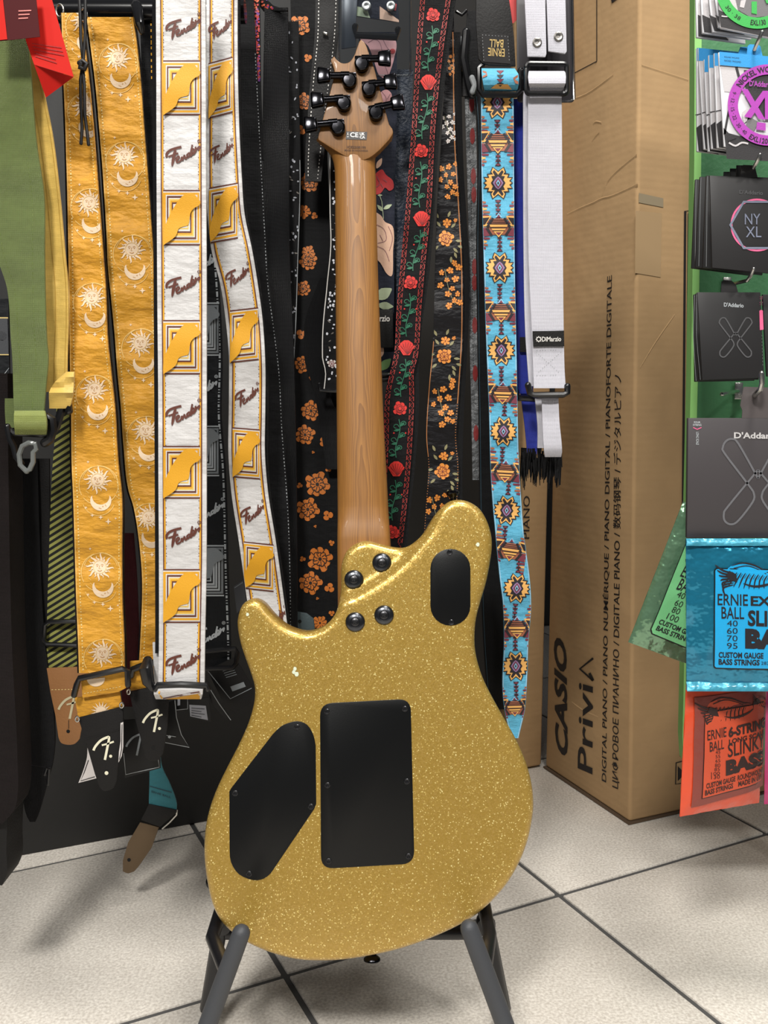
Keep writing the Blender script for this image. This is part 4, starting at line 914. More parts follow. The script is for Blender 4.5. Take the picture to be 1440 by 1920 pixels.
def white_sprigs(Rb, st, y0, y1, x0=0., x1=1., col=(150, 152, 160), n=110, seed=3):
    d = Decal(Rb, .0006); rnd = random.Random(seed); m1 = ink('sprig %d' % col[0], col); m2 = ink('sprig dull', (104, 98, 92))
    for k in range(n):
        y = rnd.uniform(y0, y1); g = .5 + .5 * math.sin(y / 17.); 
        if rnd.random() > .35 + .65 * g: continue
        a, b = Rb.l(y), Rb.r(y); x = a + (b - a) * (x0 + (x1 - x0) * rnd.random())
        if rnd.random() < .6: d.place(0, 0); d.disc(x, y, rnd.uniform(1.2, 2.6), m1, 0, 6, rnd.uniform(1.4, 3))
        else: leaf(d, x, y, rnd.uniform(4, 8), rnd.uniform(0, 6), rnd.choice((m1, m2)))
    d.build('embroidery', st, label='pale flower sprigs', kind='stuff')
Rb, st = strap('slim black strap embroidered with pale grey sprigs left of the neck', [(40, 538, 560, 1.2), (200, 538, 561, 1.2), (333, 541, 564, 1.2), (480, 541, 560, 1.2), (617, 540, 555.5, 1.2), (735, 538, 549, 1.2)], M_BLK3)
white_sprigs(Rb, st, 60, 725, .1, .9); d = Decal(Rb, .0006); d.stroke(Rb.edge(-1.5, 300), 1.1, M_GRYT); d.build('stitching', st)
# orange flower strap
M_ORF = ink('burnt orange print', (192, 108, 36)); M_DKL = ink('dark outline', (32, 22, 18))
Rb, st = strap('wide black strap printed with orange flowers just left of the guitar neck', [(-30, 544, 612, 1.22), (200, 548, 612, 1.22), (400, 556, 618, 1.22), (533, 556, 625, 1.22), (700, 552, 632, 1.22), (800, 552, 648, 1.22), (1000, 553, 650, 1.22), (1200, 555, 650, 1.22)], M_BLK3)
fl = [(562, 48, 20, 2), (577, 108, 8, 1), (570, 190, 16, 2), (563, 245, 11, 1), (583, 257, 8, 1), (590, 312, 6, 1), (580, 342, 19, 2), (570, 397, 13, 1), (590, 405, 7, 1), (578, 473, 13, 1), (578, 490, 17, 2), (568, 541, 15, 2), (565, 627, 10, 1), (568, 683, 17, 2), (584, 709, 5, 1), (583, 770, 19, 2), (572, 815, 19, 2), (607, 828, 9, 1), (587, 848, 3, 1), (595, 908, 24, 2), (577, 955, 22, 2), (614, 966, 10, 1), (615, 880, 6, 1), (562, 910, 6, 1), (591, 987, 3, 1), (600, 1048, 24, 2), (582, 1093, 22, 2), (618, 1102, 10, 1), (622, 1018, 6, 1), (567, 1048, 6, 1), (595, 1122, 3, 1), (600, 1168, 14, 1), (622, 1150, 6, 1)]
for i, (x, y, r, l_) in enumerate(fl):
    d = Decal(Rb, .0006); petal_flower(d, x, y, r, M_ORF, M_DKL, 9 if r > 12 else 3, l_, rnd=random.Random(i)); d.build('flower_motif', st)
# teal leather scrap below
o, f = leather_tab(thing('strap_end', 'blue grey leather strap end peeping over the body left of the neck', 'strap', P(568, 1190, 1.2), GSTRAP), [(545, 1150), (556, 1147), (575, 1150), (588, 1160), (592, 1195), (540, 1195)], 1.2, mat('slate leather', (62, 76, 80), .6, bump=.3, bscale=300), hole=(562, 1165)); o.parent['group'] = GSTRAP
slide('slide', [(537, 1150), (540, 1185), (545, 1190)], 1.14, .003, M_SLIDE, o.parent)
# black leather strap with white stitching
Rb, st = strap('black leather strap with two white stitched edges behind the headstock', [(-30, 592, 638, 1.17), (67, 590, 634, 1.17), (150, 582, 624, 1.17), (217, 577, 615, 1.17), (300, 572, 606, 1.17), (340, 572, 602, 1.17)], M_LEA)
d = Decal(Rb, .0006); d.stroke(Rb.edge(6), 1.6, M_WHTT, dash=(4.5, 2.5)); d.stroke(Rb.edge(-7), 1.6, M_WHTT, dash=(4.5, 2.5)); d.build('stitching', st, kind='stuff')
slide('rivet', [(607, 62), (612, 64)], 1.165, .002, M_BRASS, st)
# white sprig strap with white edge next to the neck
Rb, st = strap('black strap with white flower sprigs and a white edge hugging the left of the neck', [(290, 617, 665, 1.19), (400, 617.5, 665, 1.19), (450, 619, 668, 1.19), (533, 612, 668, 1.19), (617, 604, 668, 1.19), (667, 603, 668, 1.19), (700, 609, 668, 1.19), (731, 606, 668, 1.19)], M_BLK3)
white_sprigs(Rb, st, 300, 725, .12, .6, (214, 216, 224), 190, 5); d = Decal(Rb, .0008); d.stroke(Rb.edge(1.5), 1.8, M_WHTT); petal_flower(d, 622, 682, 9, M_WHTT, ink('dark red thread', (128, 26, 40)), 6, 2); d.build('stitching', st, kind='stuff')
slide('slide', [(599, 720), (600, 732), (640, 734)], 1.18, .0024, M_SLIDE, st)
Rb, st = strap('plain black strap with a ribbed fold beneath the white sprig strap', [(520, 600, 625, 1.205), (620, 570, 612, 1.205), (680, 572, 606, 1.205), (720, 585, 612, 1.205), (830, 605, 650, 1.205), (880, 612, 650, 1.205)], M_NYL)
# navy floral strap
M_NAVY = fabric('navy cotton', (28, 32, 46), .6, .3, .15)
Rb, st = strap('navy strap with large pink and red flowers right of the neck', [(60, 672, 744, 1.19), (200, 680, 744, 1.19), (400, 690, 740, 1.19), (715, 695, 738.5, 1.19)], M_NAVY)
M_PK = ink('dusty pink print', (206, 150, 150)); M_PCH = ink('peach print', (216, 176, 150)); M_REDP = ink('red print', (190, 50, 52)); M_SAGE = ink('sage print', (160, 172, 140)); M_LNE = ink('pink outline', (130, 84, 92))
def big_petals(d, pts, m, lines):
    d.place(0, 0); d.poly(smooth_pts(pts, 4, True), m, 0, 14)
    for l in lines: d.stroke(l, 1., M_LNE, 1, 4)
d = Decal(Rb, .0006); big_petals(d, [(676, 70), (742, 76), (740, 104), (733, 130), (725, 146), (710, 140), (700, 110), (690, 86)], M_PK, [[(690, 80), (702, 74), (712, 80), (716, 100), (706, 106)], [(718, 74), (728, 92), (738, 96)], [(712, 108), (722, 124), (728, 140)]]); d.disc(736, 96, 5, M_REDP, 1); d.build('flower_motif', st)
d = Decal(Rb, .0006); big_petals(d, [(712, 176), (724, 168), (734, 176), (733, 192), (722, 200), (712, 196)], M_PK, [[(716, 172), (724, 184), (722, 198)], [(732, 176), (726, 186)]]); d.build('flower_motif', st)
d = Decal(Rb, .0006); big_petals(d, [(700, 334), (708, 322), (717, 318), (724, 328), (736, 338), (738, 352), (730, 358), (722, 352), (714, 362), (704, 364), (700, 352)], M_REDP, [[(706, 330), (712, 344), (704, 352)], [(718, 336), (726, 342)], [(714, 344), (718, 352)]]); leaf(d, 706, 316, 22, -1.1, M_PCH); d.stroke([(711, 364), (716, 378), (719, 410)], 1.2, M_SAGE); leaf(d, 719, 392, 18, -.5, M_SAGE); leaf(d, 718, 396, 16, -2.3, M_SAGE); d.place(0, 0); leaf(d, 708, 366, 9, 0, M_SAGE); d.build('flower_motif', st)
d = Decal(Rb, .0006); big_petals(d, [(700, 400), (714, 404), (722, 416), (736, 424), (739, 446), (737, 470), (736, 514), (726, 514), (714, 494), (704, 480), (700, 440)], M_PCH, [[(704, 420), (720, 430), (724, 450), (708, 456)], [(728, 424), (736, 446), (730, 470)], [(708, 462), (722, 470), (730, 490)], [(712, 440), (718, 452)]]); d.build('flower_motif', st)
d = Decal(Rb, .0006); leaf(d, 704, 560, 36, -.55, M_SAGE, .5); leaf(d, 708, 572, 30, .1, M_SAGE, .4); d.build('flower_motif', st)
d = Decal(Rb, .0006); big_petals(d, [(706, 640), (718, 650), (719, 664), (708, 672)], M_PCH, []); leaf(d, 712, 694, 30, -.8, ink('leaf green print', (112, 150, 90)), .45); d.build('flower_motif', st)
o, f = leather_tab(st, [(700, 580), (737, 580), (738, 652), (700, 652)], 1.184, M_LEA, .001, 'maker_tag'); d = Decal(f, .0006); d.text('DiMarzio', (684, 603), (731, 603), (684, 591), M_WHTT, 0, .03); d.build('lettering', o)
slide('slide', [(700, 704), (740, 702), (742, 710), (700, 714)], 1.18, .003, M_SLIDE, st)
# clear blister pack with the strap's end
def clear(name, tint, fac=.1, rough=.08):
    m = bpy.data.materials.new(name); m.use_nodes = True; N, L = m.node_tree.nodes, m.node_tree.links; N.remove(N['Principled BSDF']); o = N['Material Output']
    t = N.new('ShaderNodeBsdfTransparent'); t.inputs[0].default_value = (*tint, 1); g = N.new('ShaderNodeBsdfGlossy'); g.inputs['Roughness'].default_value = rough; fr = N.new('ShaderNodeFresnel'); fr.inputs[0].default_value = 1.5
    ma = N.new('ShaderNodeMath'); ma.operation = 'ADD'; ma.inputs[1].default_value = fac - .04; L.new(fr.outputs[0], ma.inputs[0]); mx = N.new('ShaderNodeMixShader'); L.new(ma.outputs[0], mx.inputs[0]); L.new(t.outputs[0], mx.inputs[1]); L.new(g.outputs[0], mx.inputs[2]); L.new(mx.outputs[0], o.inputs['Surface']); return m
M_BLIS = clear('clear blister plastic', (.86, .88, .9), .06)
def blister(label, x0, x1, y1, Y, dp=.016):
    b = thing('blister_pack', label, 'package', P((x0 + x1) / 2, y1, Y))
    f = Flat((x0, 0, Y), (x1, 0, Y), (x1, y1, Y)); pts = rrect([(x0, -40), (x1, -40), (x1, y1), (x0, y1)], 8)
    vs, fs = f.slab(pts, .0006, 0.); bevel(mesh_obj('shell', vs, fs, M_BLIS, b), .0002, 1)
    rim = pts + pts[:1]; tube('rim', [f(x, y, .0) for x, y in rim], .0012, M_BLIS, b, 6)
    return b, f
bp, f = blister('clear blister pack over the pink flowered strap end above the headstock', 636, 769, 142, 1.155)
o, fk = leather_tab(bp, [(640, -30), (672, -30), (668, 44), (668, 88), (640, 92)], 1.172, mat('smoked insert', (58, 64, 72), .3), .002, 'insert')
for x in (687, 733):
    lathe('rivet', P(x, 11, 1.172), (0, -1, 0), [(.0055, -.002), (.0055, .0005), (.004, .001), (.002, .0004)], M_BRASS, bp, 16)
o, fk = leather_tab(bp, [(664, -30), (744, -30), (749, 42), (664, 30)], 1.178, M_NAVY, .002, 'strap_end'); d = Decal(fk, .0005); d.poly([(712, 12), (748, 38), (748, 42), (712, 36)], M_PCH); d.poly([(668, 12), (688, 16), (694, 34), (668, 30)], M_SAGE); d.poly([(728, 4), (744, 8), (742, 20), (726, 18)], M_REDP); d.build('print', o)
slide('slide', [(666, 50), (668, 66), (744, 70), (746, 56)], 1.17, .004, M_SLIDE, bp)
# navy pebbled leather strap
Rb, st = strap('dark navy pebbled leather strap between the pink flowers and the red roses', [(130, 742, 775, 1.205), (400, 738, 765, 1.205), (720, 735, 750, 1.205), (1010, 725, 745, 1.205)], mat('navy pebbled leather', (22, 34, 52), .5, bump=.6, bscale=260))
# red rose strap
M_RR = ink('scarlet thread', (206, 44, 36)); M_DR = ink('deep red thread', (120, 24, 24)); M_GRN = ink('emerald thread', (28, 98, 70)); M_RB = ink('brick red braid', (150, 42, 36))
Rb, st = strap('black strap embroidered with red roses and green vines between red braids', [(-30, 790, 850, 1.165), (83, 781, 833, 1.165), (233, 772, 817, 1.165), (383, 761, 809, 1.165), (483, 752, 799, 1.165), (583, 743, 790, 1.165), (667, 738, 784, 1.165), (702, 730, 776, 1.165), (735, 723, 777, 1.165), (833, 719, 773, 1.165), (950, 714, 763, 1.165), (1035, 712, 753, 1.165)], M_BLK3, amp=.0012)
R2 = Ribbon([(y, Rb.l(y) + 6, Rb.r(y) + 9, 1.172) for y in (-30, 200, 480, 700, 735, 1030)], 0, 0); R2.build('backing', M_BW, st)
d = Decal(Rb, .0006)
for s_ in (1, -1):
    d.stroke(Rb.edge(1.5 * s_), 1.5, M_RB, dash=(5, .8)); d.stroke(Rb.edge(8.5 * s_), 1.5, M_RB, dash=(5, .8))
    e = Rb.edge(5 * s_, step=5); d.stroke([(x + (2.4 if k % 2 else -2.4), y) for k, (x, y) in enumerate(e)], .9, M_RB)
d.build('border', st, kind='stuff')
def rose(d, x, y): petal_flower(d, x, y, 13.5, M_RR, M_DR, 7, 2, .3); d.place(0, 0); d.disc(x, y, 4.5, M_DR, 4, 10); d.disc(x, y, 3, M_RR, 5, 10)
def fan(d, x, y):
    d.place(0, 0); d.poly([(x - 6, y + 13), (x - 15, y - 2), (x - 11, y - 10), (x - 4, y - 15), (x + 4, y - 15), (x + 11, y - 10), (x + 15, y - 2), (x + 6, y + 13)], M_RR)
    for k in range(7): a = -math.pi / 2 + (k - 3) * .36; d.stroke([(x, y + 11), (x + 17 * math.cos(a), y + 4 + 17 * math.sin(a))], 2.2, M_RR, 1); d.stroke([(x + 1.4, y + 11), (x + 1.4 + 15 * math.cos(a + .15), y + 4 + 15 * math.sin(a + .15))], .9, M_DR, 2)
def vine(d, x, y, h, sl):
    X = lambda t: x + sl * t + 3 * math.sin(t / h * 6)
    d.place(0, 0); d.stroke([(X(t), y + t) for t in np.linspace(0, h, 9)], 1.6, M_GRN, 0, 3)
    for k, (t, s_) in enumerate(((.12, 1), (.2, -1), (.42, 1), (.55, -1), (.75, 1), (.85, -1))):
        curl(d, X(t * h) + s_ * 8, y + t * h, 6, math.pi if s_ > 0 else 0, M_GRN, 1.4, s_)
        leaf(d, X(t * h), y + t * h + 5, 12, (-.5 if s_ > 0 else math.pi + .5) + (.7 if k % 2 else -.2) * s_, M_GRN)
    for s_ in (1, -1): d.place(0, 0); d.disc(X(h * .3) + s_ * 11, y + h * .36, 1.6, M_RR, 0, 6)
seq = [(812, 28, 'r'), (803, 155, 'f'), (790, 283, 'r'), (790, 411, 'f'), (770, 530, 'r'), (762, 653, 'f'), (750, 766, 'r'), (743, 880, 'f'), (736, 998, 'r')]
for i, (x, y, k) in enumerate(seq):
    d = Decal(Rb, .0007); (rose if k == 'r' else fan)(d, x, y); d.build('flower_motif', st)
    x2, y2 = seq[i + 1][:2] if i + 1 < len(seq) else (732, 1100)
    if i + 1 < len(seq): d = Decal(Rb, .0007); vine(d, x - 2, y + 20, y2 - y - 42, (x2 - x) / (y2 - y)); d.build('vine_motif', st)
# gold blossom strap
M_OB = ink('amber thread', (216, 136, 52)); M_OB2 = ink('maroon thread', (116, 48, 32)); M_LF = ink('olive leaf thread', (134, 128, 92)); M_CORD = ink('copper cord', (168, 108, 58))
Rb, st = strap('black satin strap embroidered with amber blossoms and a copper corded edge', [(-30, 845, 850, 1.195), (83, 838, 852, 1.195), (267, 827, 855, 1.195), (400, 819, 863, 1.195), (533, 815, 868.5, 1.195), (633, 812, 868, 1.195), (733, 803, 862, 1.195), (817, 798.5, 856.5, 1.195), (880, 803, 861, 1.195), (933, 799, 859, 1.195), (1020, 793, 854, 1.195)], fabric('black satin gloss', (26, 25, 27), .4, .1, .3), amp=.0016, wl=110)
d = Decal(Rb, .0006); d.stroke(Rb.edge(-2.5, 60), 1.8, M_CORD, dash=(4, 1)); d.stroke(Rb.edge(1.5, 640), 1.4, M_CORD, dash=(4, 1)); d.build('border', st, kind='stuff')
R2 = Ribbon([(y, Rb.r(y) - 4, Rb.r(y) + 12, 1.202) for y in (60, 300, 533, 800, 1015)], 0, 0); R2.build('backing', M_BW, st)
def blossoms(x, y, s=1., pale=False):
    d = Decal(Rb, .0007); rnd = random.Random(int(y)); m = M_WHTT if pale else M_OB
    for dx, dy in ((-12, -34), (4, -38), (14, -22), (-2, -20), (-14, -10), (8, -4), (18, 6), (0, 6), (12, 18), (2, 28), (20, -44), (22, 22)):
        petal_flower(d, x + dx * s, y + dy * s, rnd.uniform(5.2, 7.2) * s, m, M_OB2, 5, 1, rnd=rnd)
    d.place(0, 0); d.stroke([(x - 6, y - 40 * s), (x + 2, y), (x + 14, y + 26 * s)], .9, M_LF, 0, 3); d.build('flower_motif', st)
def bloom(x, y, s=1.):
    d = Decal(Rb, .0007); rnd = random.Random(int(y)); 
    for dx, dy, a in ((10, -20, -.8), (-10, -22, -2.2), (18, 4, .1), (14, 18, .8), (22, 14, .3), (-14, 14, 2.4), (-18, -4, 3), (16, 26, 1.2), (10, 34, 1.6), (4, -40, -1.2), (-14, -38, -2)): leaf(d, x + dx * s, y + dy * s, 12 * s, a, M_LF)
    petal_flower(d, x, y, 15 * s, M_OB, M_OB2, 8, 2, rnd=rnd); petal_flower(d, x + 2, y - 29 * s, 9 * s, M_OB, M_OB2, 6, 1, rnd=rnd); petal_flower(d, x + 16, y + 46 * s, 6 * s, M_OB, M_OB2, 5, 1, rnd=rnd); petal_flower(d, x + 18, y - 34 * s, 4 * s, M_OB, M_OB2, 5, 1, rnd=rnd); d.build('flower_motif', st)
blossoms(843, 125, .5); blossoms(839, 245, .7, True); blossoms(838, 345, .85); bloom(836, 447); blossoms(840, 545); bloom(833, 668); blossoms(827, 768); bloom(830, 884); blossoms(816, 968, .9)
# grey snake-look strap
Rb, st = strap('grey textured strap flecked with red left of the turquoise strap', [(130, 870, 890, 1.215), (267, 874, 893, 1.215), (400, 878, 896, 1.215), (600, 880, 897, 1.215), (780, 884, 899, 1.215), (900, 886, 901, 1.215)], mat('grey snake print', (92, 94, 96), .5, bump=.6, bscale=90, var=.5, vscale=120))
d = Decal(Rb, .0006)
for y in (195, 255, 330, 365, 500, 530, 610, 700, 812): d.place(0, 0); d.disc(Rb.r(y) - 7, y, 5, M_DR, 0, 8, 16)
d.stroke(Rb.edge(6, 180, 700), 1.2, M_BK2, dash=(3, 2)); d.build('print', st, kind='stuff')
Rb, st = strap('plain black strap with a navy edge directly left of the turquoise strap', [(20, 876, 900, 1.205), (100, 872, 900, 1.2), (180, 890, 908, 1.205), (480, 893, 912, 1.205), (767, 897, 920, 1.205), (1000, 900, 934, 1.205), (1180, 905, 950, 1.205), (1330, 915, 955, 1.205)], M_BLK3)
d = Decal(Rb, .0006); d.stroke(Rb.edge(3, 180), 1, ink('teal edge thread', (30, 60, 74))); d.build('stitching', st)
slide('slide', [(885, 146), (890, 160), (886, 172)], 1.19, .0035, M_GRYT, st); slide('slide', [(874, 60), (870, 110), (880, 160), (885, 178)], 1.195, .005, M_SLIDE, st)
slide('hook', [(856, 22), (866, 28), (874, 20)], 1.2, .002, M_SLIDE, st)
R2 = Ribbon([(68, 857, 870, 1.21), (86, 857, 869, 1.21)], 0, 0); R2.build('metal_tag', M_GRYT, st)
R2 = Ribbon([(96, 858, 876, 1.212), (180, 860, 878, 1.212)], 0, 0); o = R2.build('patch', M_LEA, st); d = Decal(R2, .0005); d.text('BALL', (860, 134), (872, 134), (860, 108), ink('gold foil', (176, 148, 84)), 0, .03); d.build('lettering', o)

# ---- turquoise geometric strap
M_TQ = fabric('turquoise jacquard', (86, 168, 200), .55, .3, .3, var=.06); M_AB = ink('black jacquard', (28, 22, 30)); M_AO = ink('sand jacquard', (222, 168, 92)); M_AM = ink('maroon jacquard', (112, 42, 58)); M_AT = ink('rust jacquard', (150, 88, 62)); M_AV = ink('lilac jacquard', (140, 110, 150)); M_AQ = ink('pale blue jacquard', (130, 180, 208)); M_AE = ink('light blue edge', (150, 190, 214))
Rz = Ribbon([(172, 902, 963, 1.165), (333, 903, 964, 1.165), (480, 907, 965, 1.165), (633, 911.5, 968, 1.165), (767, 917, 970.5, 1.165), (880, 920, 973.5, 1.165), (933, 923, 977, 1.165), (1000, 929, 982, 1.165), (1083, 937, 993, 1.165), (1133, 943, 996, 1.165), (1200, 945, 991, 1.165), (1280, 942, 988, 1.165), (1330, 946, 984, 1.165), (1384, 958, 972, 1.165)], .001, -.001, 100)
st = thing('guitar_strap', 'turquoise strap with black and sand geometric medallions', 'strap', Rz.base(), GSTRAP)
Rz.build('webbing', M_TQ, st, .0035, 8, 7); d = Decal(Rz, .0005)
for s_ in (1, -1): d.stroke(Rz.edge(1.2 * s_), 1.8, M_AE)
d.build('border', st)
def stepped(d, q, m, k): d.poly([(x, y) for x, y in q] + [(-x, y) for x, y in q[::-1] if x > .01] if False else q, m, k)
def sym(q): return [(x, y) for x, y in q] + [(-x, -y) for x, y in q]
def quad_sym(q):   # first-quadrant path from top (0,-h) to right (w,0)
    a = [(x, -y) for x, y in q]; b = [(x, y) for x, y in q[::-1]]; c = [(-x, y) for x, y in q]; e = [(-x, -y) for x, y in q[::-1]]
    o = []
    for p in a + b + c + e:
        if not o or (abs(p[0] - o[-1][0]) + abs(p[1] - o[-1][1])) > .01: o.append(p)
    if abs(o[0][0] - o[-1][0]) + abs(o[0][1] - o[-1][1]) < .01: o.pop()
    return o
star = [(0, 20), (10, 28), (13, 20), (9.5, 15.5), (19, 15), (17, 9), (26, 9), (21, 3.5), (26, 0)]
def medallion(x, y, rot=0., s=1.):
    d = Decal(Rz, .0006); d.place(x, y, s * 1.0, s * 1.04, rot)
    out = [(0, 22), (11, 30), (15.5, 20), (13, 18), (22, 17), (20, 11), (28.5, 11), (24, 4), (28.5, 0)]
    for q, m, k in ((out, M_AB, 0), (star, M_AO, 1), ([(0, 15), (7.5, 24), (10.5, 20.5), (6, 13), (13, 12.5), (10, 6), (14, 0)], M_AB, 2), ([(0, 12), (5, 8), (10, 0)], M_AV, 3), ([(0, 10), (7, 0)], M_AM, 4), ([(0, 6.5), (4, 0)], M_AQ, 5), ([(0, 3), (1.8, 0)], M_AB, 6)): d.poly(quad_sym(q), m, k, 9)
    for s_ in (1, -1):
        for k in range(5): d.poly([(-6.4 + k * .5, s_ * (31 + k * 8)), (6.4 - k * .5, s_ * (31 + k * 8)), (0, s_ * (39.5 + k * 8))], M_AB if k % 2 == 0 else M_AM, 0); d.poly([(-5.6, s_ * (35 + k * 8)), (5.6, s_ * (35 + k * 8)), (0, s_ * (31 + k * 8))], M_AM if k % 2 == 0 else M_AB, 1)
    d.build('medallion_motif', st)
def hexblock(x, y, rot=0., s=1.):
    d = Decal(Rz, .0006); d.place(x, y, s, s, rot)
    for s_ in (1, -1):
        for k in range(15):   # stepped side combs
            w_ = (8, 12, 10, 16, 14, 19, 22, 24, 22, 19, 14, 16, 10, 12, 8)[k]; yy = -49 + k * 6.4
            d.poly([(s_ * 33, yy), (s_ * (33 - w_), yy + 1), (s_ * (33 - w_), yy + 4.2), (s_ * 33, yy + 5.2)], (M_AT, M_AM, M_AO, M_AT, M_AM)[k % 5], 0)
        d.poly([(s_ * 31, -20), (s_ * 14, -20), (s_ * 24, -4), (s_ * 20, 0), (s_ * 31, 0)], M_AO, 1); d.poly([(s_ * 31, -16), (s_ * 18, -17), (s_ * 27, -3), (s_ * 31, -3)], M_AB, 2)
        d.poly([(s_ * 31, 4), (s_ * 20, 4), (s_ * 12, 18), (s_ * 31, 20)], M_AM, 1); d.poly([(s_ * 20, 4), (s_ * 26, 4), (s_ * 16, 19), (s_ * 11, 18)], M_AB, 2); d.poly([(s_ * 13, -17), (s_ * 24, 0), (s_ * 20, 5), (s_ * 9, -15)], M_AB, 2)
    d.poly([(-14, -15), (14, -15), (22, 0), (12, 17), (-12, 17), (-22, 0)], M_AT, 1); d.poly([(-18, -3), (18, -3), (16, 1.5), (-16, 1.5)], M_AO, 3); d.poly([(-14, 4.5), (14, 4.5), (12, 8), (-12, 8)], M_AO, 3); d.poly([(-10, 10), (10, 10), (0, 22)], M_AO, 3); d.poly([(-6, 12), (6, 12), (0, 18)], M_AM, 4)
    for yy, w_ in ((-12, 13), (-8, 16), (-4.6, 18), (3, 18), (9, 12)): d.stroke([(-w_, yy), (w_, yy)], 1.3, M_AB, 3)
    d.poly([(-7, -17), (7, -17), (0, -26)], M_AQ, 2); d.poly([(-4, -17), (4, -17), (0, -23)], M_AM, 3)
    d.build('medallion_motif', st)
for x, y, r, s in ((932.5, 192, 0, 1), (934, 343, 0, .98), (937, 502, 0, .94), (940, 657, 0, .92), (944, 809, .05, .9), (950, 957, .08, .9), (969, 1103, .08, .9), (967, 1249, -.02, .9)): medallion(x, y, r, s)
for x, y, r, s in ((933.5, 266, 0, 1), (935, 424, 0, .96), (939.5, 584, 0, .94), (942.5, 738, .03, .92), (947.5, 885, .06, .92), (957, 1032, .14, .92), (969.5, 1178, .0, .9), (965, 1326, -.03, .78)): hexblock(x, y, r, s)
R2 = Ribbon([(128, 903, 965, 1.152), (136, 903, 971, 1.146), (150, 905, 973, 1.144), (162, 907, 972, 1.148), (170, 909, 970, 1.155)], 0, 0); o = R2.build('fold', M_TQ, st); d = Decal(R2, .0006)
for k in range(4): d.poly([(937 - 6, 132 + k * 8), (937 + 8, 132 + k * 8), (938, 139 + k * 8)], M_AB if k % 2 else M_AM)
d.poly([(920, 166), (930, 158), (952, 158), (960, 168)], M_AO); d.poly([(905, 132), (912, 134), (914, 142), (905, 146)], M_AT); d.poly([(971, 140), (962, 146), (966, 156), (972, 158)], M_AT); d.build('print', o)
slide('slide', [(905, 122), (898, 128), (899, 168), (905, 178), (968, 178), (976, 170), (976, 132)], 1.155, .0036, M_SLIDE, st)
o, f = leather_tab(st, [(893, -30), (950, -30), (958, 20), (964, 70), (967, 124), (917, 122)] + [(904, 118), (897, 110), (892, 40)], 1.15, M_LEA, .003)
o2, f2 = leather_tab(o, [(902, 62), (953, 66), (957, 120), (903, 116)], 1.1465, mat('black leather patch', (34, 32, 32), .5, bump=.2, bscale=400), .001, 'patch') if False else (None, None)
d = Decal(f, .0006); d.poly([(902, 62), (953, 66), (957, 120), (906, 116)], mat('black leather patch', (22, 20, 20), .6, spec=.25)); MF = ink('gold foil', (196, 164, 92), .35)
d.text('ERNIE', (946, 92), (915, 90), (946, 107), MF, 1, .01); d.text('BALL', (944, 75), (918, 74), (943, 90), MF, 1, .01); d.stroke([(907, 114), (904, 66), (952, 69), (955, 118)], .8, M_GRYT, 1, 0, False, (3, 3)); d.build('lettering', o)
# red card peeking behind
t, f = tag_card('small red card peeking out behind the black leather strap end', [([(945, -30), (970, -30), (970, 36), (962, 44), (956, 40)], mat('crimson card', (190, 42, 40), .5), 0)], 1.17)
# ---- royal blue strap
M_BLUE = fabric('royal blue webbing', (24, 42, 150), .5, .4, .15)
Rb, st = strap('royal blue strap between the turquoise and the white strap', [(185, 958, 986, 1.19), (480, 962, 990, 1.19), (738, 968, 1000, 1.19)], M_BLUE)
R2 = Ribbon([(738, 976, 1006, 1.2), (800, 984, 1008, 1.2), (866, 990, 1006, 1.2)], 0, 0); R2.build('tail', M_BLUE, st); slide('slide', [(968, 735), (972, 746), (1004, 748)], 1.185, .004, M_SLIDE, st)
R2 = Ribbon([(632, 975, 992, 1.186), (660, 975, 992, 1.186)], 0, 0); o = R2.build('maker_tag', M_LEA, st); 
# ---- white webbing strap
M_WWB = fabric('white webbing', (198, 197, 206), .5, .45, .06, var=.02)
Rb = Ribbon([(170, 990, 1053, 1.15), (480, 991, 1055.5, 1.15), (620, 997, 1057, 1.15), (700, 1000, 1059, 1.15), (728, 1001, 1061, 1.148)], .0004, .0004, 200)
st = thing('guitar_strap', 'plain white webbing strap with a black maker label', 'strap', Rb.base(), GSTRAP); Rb.build('webbing', M_WWB, st)
R2 = Ribbon([(170, 981, 1040, 1.157), (480, 982, 1040, 1.157), (620, 985, 1040, 1.157), (724, 992, 1040, 1.157)], 0, 0); R2.build('second_layer', M_WWB, st)
d = Decal(Rb, .0006); d.stroke([(1006, 657), (1052, 656)], 1, M_GRYT, dash=(3, 2)); d.stroke([(1006, 704), (1052, 703)], 1, M_GRYT, dash=(3, 2)); d.stroke([(1005, 660), (1052, 702)], 1, M_GRYT, dash=(3, 2)); d.stroke([(1052, 660), (1005, 702)], 1, M_GRYT, dash=(3, 2)); d.build('stitching', st, kind='stuff')
f = Flat((1000, 621, 1.1485), (1057, 621, 1.1485), (1057, 650, 1.1485)); vs, fs = f.slab([(998.5, 621), (1057.5, 620), (1058, 649.5), (1000, 650)], .0008); o = mesh_obj('maker_tag', vs, fs, M_LEA, st)
d = Decal(f, .0005); d.text('DiMarzio', (1016, 640.5), (1052, 640), (1016, 631.5), M_WHTT, 0, .02); d.ring(1010, 636, 3, 4.6, M_WHTT, 0, n=16)
for k in range(8): a = k * .785; d.disc(1010 + 5 * math.cos(a), 636 + 5 * math.sin(a), .9, M_WHTT, 0, 6)
d.build('lettering', o)
slide('slide', [(990, 722), (994, 738), (1002, 741), (1056, 740), (1064, 736), (1064, 724)], 1.146, .004, M_SLIDE, st)
R2 = Ribbon([(744, 1016, 1047, 1.155), (790, 1017, 1049, 1.15), (830, 1019, 1053, 1.148), (850, 1021, 1054, 1.15), (857, 1022, 1052, 1.156)], 0, -.001); R2.build('loop', M_WWB, st); R2 = Ribbon([(744, 1003, 1020, 1.165), (800, 1008, 1022, 1.165), (840, 1008, 1022, 1.165)], 0, 0); R2.build('loop', M_WWB, st)
